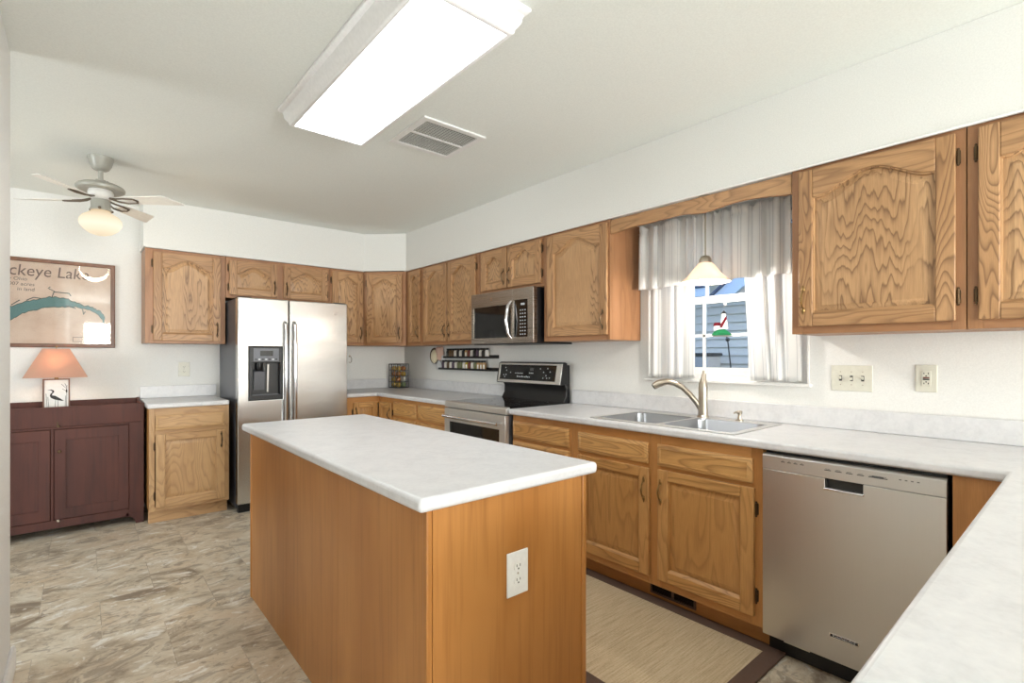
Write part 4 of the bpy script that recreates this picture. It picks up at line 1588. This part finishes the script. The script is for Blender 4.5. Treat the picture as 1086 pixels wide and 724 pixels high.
# ceiling fan
r = thing('ceiling_fan', 'ceiling fan with four cream blades and a glowing schoolhouse globe over the dining area', 'ceiling fan', (-2.74, -1.15, 0))
m = MB()
m.lathe([(0.067, H - 0.001), (0.067, H - 0.014), (0.063, H - 0.02), (0.056, H - 0.05), (0.042, H - 0.075), (0.03, H - 0.083), (0.014, H - 0.085)], (0, 0, 0), 'fan_metal', 32)
m.build('canopy', r)
m = MB()
m.lathe([(0.013, H - 0.083), (0.013, 2.372), (0.026, 2.370), (0.028, 2.345), (0.02, 2.335)], (0, 0, 0), 'fan_metal', 16)
m.sphere((0.032, -0.01, 2.36), 0.008, 'fan_metal', 8, 6)
m.build('downrod', r)
m = MB()
m.lathe([(0.02, 2.354), (0.05, 2.352), (0.095, 2.342), (0.118, 2.330), (0.125, 2.318), (0.122, 2.306), (0.112, 2.300), (0.09, 2.303), (0.06, 2.305)], (0, 0, 0), 'fan_metal', 40)
m.lathe([(0.060, 2.306), (0.066, 2.290), (0.062, 2.264), (0.048, 2.250), (0.03, 2.246)], (0, 0, 0), 'fan_blade', 32)
m.build('motor_housing', r)
BLZ = 2.246
CAMYAW = 40.6
for k in range(4):
    # blade directions measured in the room
    a = radians(-CAMYAW + 2 + 90 * k)
    cd = Vector((cos(a), sin(a), 0))
    sd = Vector((-sin(a), cos(a), 0))
    tilt = radians(-12)

    def bp(rad, s, th=0.0):
        return tuple(cd * rad + sd * s * cos(tilt) + Vector((0, 0, BLZ + s * sin(tilt) + th)))
    out = [(0.15, -0.042), (0.40, -0.056), (0.412, -0.054), (0.484, 0.046), (0.480, 0.056), (0.40, 0.056), (0.15, 0.042)]
    m = MB()
    n = len(out)
    vs = [bp(a_, b_, -0.003) for a_, b_ in out] + [bp(a_, b_, 0.003) for a_, b_ in out]
    m.add(vs, [tuple(range(n))[::-1], tuple(range(n, 2 * n))] + [(i, (i + 1) % n, n + (i + 1) % n, n + i) for i in range(n)], 'fan_blade')
    bl = m.build('blade', r, 0.001, 1)
    q = MB()
    q.tube([bp(0.05, 0.0, 0.012), bp(0.10, 0.018, -0.002), bp(0.15, 0.03, -0.006), bp(0.21, 0.024, -0.006)], 0.0055, 'fan_edge', 8)
    q.tube([bp(0.05, 0.0, 0.012), bp(0.10, -0.018, -0.002), bp(0.15, -0.03, -0.006), bp(0.21, -0.024, -0.006)], 0.0055, 'fan_edge', 8)
    q.tube([bp(0.21, -0.024, -0.006), bp(0.225, 0, -0.006), bp(0.21, 0.024, -0.006)], 0.0055, 'fan_edge', 8)
    q.build('blade_iron', bl)
m = MB()
m.lathe([(0.03, 2.250), (0.046, 2.246), (0.05, 2.232), (0.05, 2.196), (0.054, 2.190), (0.054, 2.180), (0.048, 2.178)], (0, 0, 0), 'fan_metal', 28)
for k in range(3):
    a = 2 * pi * k / 3 + 0.4
    m.sphere((0.060 * cos(a), 0.060 * sin(a), 2.186), 0.009, 'fan_edge', 8, 6)
m.build('light_fitter', r)
m = MB()
m.lathe([(0.046, 2.178), (0.049, 2.172), (0.062, 2.162), (0.092, 2.142), (0.106, 2.120), (0.109, 2.102), (0.105, 2.084), (0.088, 2.060), (0.058, 2.036), (0.028, 2.026), (0.002, 2.022)], (0, 0, 0), 'globe', 36)
m.build('globe', r)

def bulb_light(name, loc, power, color, size):
    l = bpy.data.lights.new(name, 'POINT')
    l.energy, l.color, l.shadow_soft_size = power, color, size
    o = bpy.data.objects.new(name, l)
    COL.objects.link(o)
    o.location = loc


bulb_light('fan_globe_light', (-2.74, -1.15, 2.10), 13, (1.0, 0.84, 0.64), 0.112)

# ------------------------------------------------------------------ pendant over the sink
r = thing('pendant_light', 'small pendant lamp with flared alabaster shade hanging in front of the sink window', 'pendant lamp', (-0.264, -3.828, -0.012))
m = MB()
m.lathe([(0.038, 2.145), (0.038, 2.122), (0.028, 2.112), (0.008, 2.108)], (0, 0, 0), 'nickel', 24)
m.build('canopy', r)
m = MB()
m.tube([(0, 0, 2.11), (0, 0, 1.825)], 0.004, 'nickel', 8)
m.build('stem', r)
m = MB()
m.lathe([(0.006, 1.828), (0.022, 1.822), (0.032, 1.806), (0.034, 1.786)], (0, 0, 0), 'nickel', 24)
m.build('socket_cap', r)
m = MB()
pr = [(0.028, 1.79), (0.040, 1.782), (0.055, 1.762), (0.075, 1.736), (0.097, 1.712), (0.118, 1.692), (0.128, 1.682)]
m.lathe(pr + [(0.125, 1.681), (0.115, 1.688), (0.094, 1.708), (0.072, 1.732), (0.052, 1.758), (0.037, 1.778), (0.026, 1.786)], (0, 0, 0), 'alabaster', 36)
m.build('lamp_shade', r)
m = MB()
m.lathe([(0.014, 1.782), (0.016, 1.755), (0.028, 1.725), (0.032, 1.70), (0.027, 1.68), (0.012, 1.668), (0.001, 1.666)], (0, 0, 0), 'bulb_soft', 18)
m.build('bulb', r)

bulb_light('pendant_bulb_light', (-0.264, -3.828, 1.64), 7.0, (1.0, 0.94, 0.86), 0.02)

# ================================================================== CURTAINS
def curtain(name, label, y0, y1, z0, z1, folds, amp, x0, width_u, y0b=None, y1b=None, ruffle=None, seed=1, rodz=None):
    """cloth hanging parallel to the window wall; y0>y1"""
    rng = random.Random(seed)
    ph = [rng.uniform(0, 6.28) for _ in range(6)]
    y0b = y0 if y0b is None else y0b
    y1b = y1 if y1b is None else y1b
    nu, nv = folds * 12, 30
    zs = [z0 + (z1 - z0) * j / nv for j in range(nv + 1)]
    V, F, UV = [], [], []
    for j, z in enumerate(zs):
        t = j / nv                      # 0 bottom .. 1 top
        for i in range(nu + 1):
            u = i / nu
            a = amp * (0.75 + 0.25 * sin(u * 9 + ph[0]))
            gather = 1.0
            if rodz is not None:
                gather = 1 - 0.6 * math.exp(-((z - rodz) / 0.016) ** 2)
            uw = u + 0.045 * sin(u * 11 + ph[3]) + 0.02 * sin(u * 27 + ph[5])
            k = uw * folds * 2 * pi
            x = x0 + a * gather * (sin(k + 0.5 * sin(u * 7 + ph[1]) + 0.6 * (1 - t) * sin(ph[2] + u * 4)) + 0.35 * t * sin(2.0 * k + ph[3]))
            y = (y0b + (y1b - y0b) * u) * (1 - t) + (y0 + (y1 - y0) * u) * t
            y += 0.006 * sin(k * 1.0 + ph[4]) * (1 - 0.4 * t)
            zz = z + (0.004 * sin(k + ph[5]) if j == 0 else 0.0) + (0.011 * sin(1.5 * k + ph[4]) if (ruffle and j == nv) else 0.0)
            V.append((x, y, zz))
            UV.append((u * width_u, z))
    for j in range(nv):
        for i in range(nu):
            a = j * (nu + 1) + i
            F.append((a, a + 1, a + nu + 2, a + nu + 1))
    me = bpy.data.meshes.new(name)
    me.from_pydata(V, [], F)
    me.materials.append(M['cloth'])
    uvl = me.uv_layers.new(name='UVMap')
    for lp in me.loops:
        uvl.data[lp.index].uv = UV[lp.vertex_index]
    me.polygons.foreach_set('use_smooth', [True] * len(F))
    o = bpy.data.objects.new(name, me)
    COL.objects.link(o)
    md = o.modifiers.new('thick', 'SOLIDIFY')
    md.thickness = 0.0015
    return tag(o, label, 'curtain')


curtain('valance_curtain', 'gathered white striped valance curtain across the top of the sink window', -3.292, -4.20, 1.69, 2.088, 12, 0.019, -0.103, 1.9, ruffle=True, seed=4, rodz=2.052)
curtain('curtain', 'white striped curtain panel on the faucet spout side of the window', -3.315, -3.64, 1.136, 1.96, 4, 0.012, -0.044, 0.52, seed=9)
curtain('curtain', 'white striped curtain panel beside the wide wall cabinet side of the window', -3.925, -4.215, 1.140, 1.96, 3, 0.013, -0.044, 0.50, y0b=-3.975, y1b=-4.228, seed=12)
r = thing('curtain_rod', 'thin white rod threaded through the valance curtain above the sink', 'curtain rod')
m = MB()
m.tube([(-0.002, -3.262, 2.062), (-0.061, -3.262, 2.062), (-0.066, -3.268, 2.062), (-0.066, -4.222, 2.062), (-0.061, -4.228, 2.062), (-0.002, -4.228, 2.062)], 0.004, 'white', 8)
m.build('rod', r)
m = MB()
for y in (-3.262, -4.228):
    m.box(-0.006, y - 0.012, 2.045, -0.0005, y + 0.012, 2.08, 'bronze')
m.build('bracket', r)

# lighthouse suncatcher
r = thing('suncatcher', 'stained glass lighthouse suncatcher hanging against the window pane', 'ornament', (0.024, -3.772, 1.392))
yl = lambda pts: [(-a, b) for a, b in pts]     # picture-right is -y
m = MB()
m.prism(yl([(-0.062, 0.0), (-0.045, 0.022), (-0.02, 0.034), (0.02, 0.036), (0.045, 0.02), (0.062, 0.0)]), 0, -0.003, 0.003, 'green')
m.build('hill', r)
m = MB()
m.prism(yl([(-0.006, 0.037), (0.042, 0.037), (0.026, 0.125), (0.004, 0.125)]), 0, -0.002, 0.002, 'milk')
tw = m.build('tower', r)
MB().prism(yl([(-0.008, 0.044), (0.006, 0.044), (0.0325, 0.092), (0.0305, 0.112), (-0.002, 0.066)]), 0, -0.0032, 0.0032, 'maroon').build('stripe', tw)
MB().prism(yl([(-0.002, 0.126), (0.034, 0.126), (0.016, 0.146)]), 0, -0.003, 0.003, 'black').build('roof', tw)
m = MB()
m.prism(yl([(-0.046, 0.032), (-0.0095, 0.036), (-0.0095, 0.056), (-0.046, 0.056)]), 0, -0.002, 0.002, 'milk')
kh = m.build('keepers_house', r)
MB().prism(yl([(-0.05, 0.0565), (-0.0085, 0.0565), (-0.004, 0.076), (-0.042, 0.076)]), 0, -0.003, 0.003, 'maroon').build('roof', kh)
m = MB()
m.tube([(0, -0.016, 0.145), (0.002, -0.016, 0.176)], 0.0008, 'nickel', 6)
m.lathe([(0.010, 0.0155), (0.007, 0.008), (0.003, 0.0)], (0, -0.016, 0.182), 'milk', 14, 'x')
m.build('suction_hook', r)

# ================================================================== COUNTER ITEMS
BKX, BKY = -0.14, -0.13
r = thing('wire_basket', 'square black wire basket of gold balls in the counter corner', 'basket', (BKX, BKY, 0.9145), radians(12))
bwid, bh = 0.075, 0.262
m = MB()
wr_ = 0.0028
for z in (0.004, bh * .25, bh * .5, bh * .75, bh):
    lp = [(-bwid, -bwid, z), (bwid, -bwid, z), (bwid, bwid, z), (-bwid, bwid, z)]
    for i in range(4):
        m.tube([lp[i], lp[(i + 1) % 4]], wr_ * (1.7 if z in (0.004, bh) else 1), 'black', 6)
for i in range(5):
    a = -bwid + 2 * bwid * i / 4
    k = wr_ * (1.6 if i in (0, 4) else 1)
    for p, q in (((a, -bwid), None), ((a, bwid), None), ((-bwid, a), None), ((bwid, a), None)):
        m.tube([(p[0], p[1], 0.004), (p[0], p[1], bh)], k, 'black', 6)
m.build('wire_frame', r)
m = MB()
m.tube([(bwid, 0.0, bh * .85), (bwid + .02, 0, bh * .78), (bwid + .022, 0, bh * .62), (bwid, 0, bh * .55)], 0.003, 'black', 6)
m.build('side_handle', r)
MB().box(-bwid, -bwid, 0.001, bwid, bwid, 0.004, 'black').build('bottom_plate', r)
BALL = {}
for nm, c in (('gold', (196, 160, 62)), ('amber', (178, 116, 52)), ('white', (222, 216, 200)), ('green', (120, 138, 92))):
    M['ball_' + nm] = plain(nm + '_ball', srgb(*c), 0.35, 0.25 if nm in ('gold', 'amber') else 0.0)
    mb = MB().sphere((0, 0, 0), 0.0295, 'ball_' + nm, 18, 12)
    BALL[nm] = mb.build('ball')
    COL.objects.unlink(BALL[nm])
lay = [['gold', 'green', 'gold', 'amber'], ['amber', 'white', 'gold', 'gold'], ['amber', 'gold', 'amber', 'gold'], ['gold', 'amber', 'gold', 'white']]
ca, sa = cos(radians(12)), sin(radians(12))
for L, row in enumerate(lay):
    for k, nm in enumerate(row):
        q = 0.034
        lx, ly = ((-q, -q), (q, -q), (-q, q), (q, q))[k]
        b = BALL[nm].copy()
        b.name = 'ball'
        COL.objects.link(b)
        b.location = (BKX + lx * ca - ly * sa, BKY + lx * sa + ly * ca, 0.9145 + 0.0345 + L * 0.0592)
        lab = {'gold': 'shiny gold ball piled in the black wire basket', 'amber': 'brownish amber ball piled in the black wire basket',
               'white': 'off white ball piled in the black wire basket', 'green': 'dull green ball at the bottom of the wire basket'}[nm]
        tag(b, lab, 'ball', nm + ' balls in the wire basket')

# spice racks
def rack(z, y0, y1, label):
    r = thing('spice_rack', label, 'shelf', (-0.0005, y0, z), RIGHT)
    L = y0 - y1
    m = MB()
    m.box(0, -0.062, 0.0, L, -0.001, 0.006, 'black')
    m.box(0, -0.005, 0.006, L, -0.001, 0.03, 'black')
    sh = m.build('shelf', r, 0.001, 1)
    m = MB()
    m.box(0, -0.065, 0.0, L, -0.0622, 0.018, 'black')
    m.box(0, -0.0622, 0.0062, 0.003, -0.0055, 0.018, 'black')
    m.box(L - 0.003, -0.0622, 0.0062, L, -0.0055, 0.018, 'black')
    m.build('rail', r)
    return r


JC = {'brown': (96, 74, 48), 'tan': (196, 160, 110), 'white': (232, 228, 220), 'red': (120, 58, 48), 'green': (110, 116, 80), 'yellow': (204, 176, 60), 'black': (38, 34, 32), 'purple': (84, 66, 84)}
for nm, c in JC.items():
    M['spice_' + nm] = plain(nm + '_spice', srgb(*c), 0.3, 0, 0, 300)
JP = {}
for nm in JC:
    b = MB()
    b.lathe([(0.018, 0), (0.0195, 0.002), (0.0195, 0.058), (0.014, 0.066), (0.014, 0.069)], (0, 0, 0), 'spice_' + nm, 14)
    bo = b.build('bottle')
    l = MB().lathe([(0.0160, 0.0692), (0.0160, 0.086), (0.0145, 0.088)], (0, 0, 0), 'black', 14).build('lid')
    s = MB()
    n = 8
    s.loops([[(0.0199 * cos(a), 0.0199 * sin(a), z) for a in [pi * 1.06 + 0.7 * k / n for k in range(n + 1)]] for z in (0.01, 0.05)], 'plate', True, closed=False)
    so = s.build('label_strip')
    for o in (bo, l, so):
        COL.objects.unlink(o)
    JP[nm] = (bo, l, so)
ordn = ['first', 'second', 'third', 'fourth', 'fifth', 'sixth', 'seventh', 'eighth', 'ninth', 'tenth', 'eleventh', 'twelfth', 'thirteenth', 'fourteenth', 'fifteenth', 'sixteenth', 'seventeenth']
rows = [(1.247, -0.915, -1.735, -0.962, 'upper', ['black', 'brown', 'brown', 'white', 'black', 'white', 'black', 'tan', 'red', 'white', 'black', 'purple', 'white', 'black', 'white']),
        (1.132, -0.830, -1.735, -0.880, 'lower', ['purple', 'white', 'brown', 'white', 'purple', 'white', 'green', 'green', 'white', 'yellow', 'red', 'white', 'green', 'tan', 'tan', 'tan'])]
for z, y0, y1, ys, which, cols in rows:
    rack(z, y0, y1, 'slim black spice rack on the wall, the %s of two beside the range' % which)
    for k, nm in enumerate(cols):
        j = thing('spice_jar', '%s spice jar, %s from the corner end of the %s black rack' % (nm, ordn[k], which), 'jar', (-0.034, ys - k * 0.0455, z + 0.0065), 0.0, 'spice jars on the %s rack' % which)
        for p in JP[nm][:3 if nm in ('tan', 'yellow') else 2]:
            c = p.copy()
            COL.objects.link(c)
            c.parent = j

# cream and blush ornament by the racks
r = thing('wall_ornament', 'cream and blush pink wall ornament hanging beside the spice racks', 'ornament', (-0.001, -0.72, 1.24), RIGHT)
M['cream'] = plain('cream_glaze', srgb(244, 232, 200), 0.35)
M['blush'] = plain('blush_fabric', srgb(232, 196, 178), 0.8)
M['greywhite'] = plain('grey_white_glaze', srgb(214, 216, 218), 0.4)
m = MB()
m.lathe([(0.074, 0.0), (0.084, -0.010), (0.080, -0.016), (0.070, -0.010)], (-0.055, 0, 0.03), 'bronze', 28, 'y')
m.build('disc_rim', r)
MB().sphere((-0.050, -0.012, 0.022), 0.066, 'cream', 20, 12, (1, 0.3, 1.1)).build('cream_disc', r)
m = MB()
for x, z, s in ((0.05, 0.075, .05), (0.09, 0.06, .045), (0.06, 0.03, .05), (0.10, 0.10, .03), (0.02, 0.09, .035)):
    m.sphere((x, -0.018, z), s, 'blush', 14, 8, (1, 0.36, 1))
m.build('blush_bow', r)
m = MB()
for x, z, s in ((0.125, 0.01, .026), (0.145, -0.008, .02), (0.11, -0.012, .02)):
    m.sphere((x, -0.016, z), s, 'milk', 12, 8, (1, 0.5, 1))
m.build('white_blossom', r)
m = MB()
m.lathe([(0.012, 0.0), (0.03, -0.02), (0.048, -0.05), (0.052, -0.075), (0.046, -0.092), (0.038, -0.10)], (0.055, -0.03, -0.01), 'greywhite', 20)
for v in range(len(m.v)):
    x, y, z = m.v[v]
    m.v[v] = (x, -0.02 + (y + 0.03) * 0.36, z)
m.build('lower_bell', r)

# ================================================================== RUG
r = thing('floor_rug', 'tan woven rug with a brown border between the island and the sink cabinet', 'rug')
rx0, rx1, ry0, ry1 = -1.365, -0.545, -4.35, -2.75
bw_ = 0.072
m = MB()
m.box(rx0 + bw_, ry0 + bw_, 0.0005, rx1 - bw_, ry1 - bw_, 0.009, 'jute')
m.build('woven_field', r)
m = MB()
m.grid([rx0, rx0 + bw_, rx1 - bw_, rx1], [ry0, ry0 + bw_, ry1 - bw_, ry1], lambda i, j: not (i == 1 and j == 1), 2, 0.0005, 0.011, 'rugborder')
m.build('border', r, 0.004)

# ================================================================== OUTSIDE
struct(MB().box(0.2, -14, -0.45, 16, 12, -0.35, 'grass').build('ground'))
r = thing('house', 'neighbouring house with pale blue lap siding seen through the sink window', 'house', (0, 0, 0))
HXX = 4.6
m = MB()
y0, y1 = -7.0, 5.0
n = 24
for k in range(n):
    z = -0.35 + k * 0.125
    m.prism([(HXX - 0.012, z), (HXX + 0.08, z), (HXX + 0.08, z + 0.1249), (HXX + 0.014, z + 0.1249), (HXX + 0.014, z + 0.118), (HXX - 0.010, z + 0.004)], 1, y0, y1, 'siding')
m.build('siding_wall', r)
m = MB()
m.prism([(HXX - 0.45, 2.46), (HXX + 0.09, 2.46), (HXX + 0.09, 2.66), (HXX - 0.45, 2.62)], 1, y0 - 0.2, y1 + 0.2, 'fascia')
m.build('eave', r)
m = MB()
m.prism([(HXX - 0.5, 2.63), (HXX - 0.5, 2.66), (HXX + 4, 4.9), (HXX + 4, 4.87)], 1, y0 - 0.3, y1 + 0.3, 'shingle')
m.build('roof', r)
m = MB()
m.prism([(-1.745, 2.06), (-2.03, 2.06), (-2.9, 2.72), (-2.9, 3.00)], 0, HXX - 0.85, HXX - 0.78, 'fascia')
m.prism([(-1.70, 2.06), (-1.744, 2.06), (-2.9, 3.002), (-2.9, 3.06)], 0, HXX - 0.9, HXX - 0.76, 'shingle')
m.prism([(-1.69, 2.10), (0.5, 2.10), (0.5, 2.22), (-1.69, 2.22)], 0, HXX - 0.85, HXX - 0.78, 'fascia')
m.prism([(-1.66, 2.221), (0.5, 2.221), (0.5, 2.30), (-1.66, 2.30)], 0, HXX - 0.88, HXX - 0.78, 'shingle')
m.build('gable_board', r)
# bin and plant stake beside that house
r = thing('storage_bin', 'slate blue lidded bin beside the neighbouring house wall', 'bin', (4.2, -1.32, -0.36))
m = MB()
m.prism([(-0.21, 0.0), (0.21, 0.0), (0.24, 1.62), (-0.24, 1.62)], 0, -0.2, 0.2, 'binblue')
m.build('bin_body', r, 0.02)
MB().box(-0.22, -0.26, 1.622, 0.22, 0.26, 1.67, 'black').build('lid', r, 0.015)
r = thing('garden_stake', 'thin dark garden stake with small finials outside the window', 'garden stake', (2.6, -2.58, -0.35))
m = MB()
m.tube([(0, 0, 0), (0, 0.0, 1.5), (0, 0.035, 1.80), (0, 0.075, 1.94), (0, 0.096, 1.98)], 0.008, 'black', 8)
m.build('rod', r)
m = MB()
m.sphere((0, 0.096, 1.98), 0.028, 'black', 10, 6)
m.sphere((0, 0.035, 1.80), 0.024, 'black', 10, 6)
m.build('finial', r)
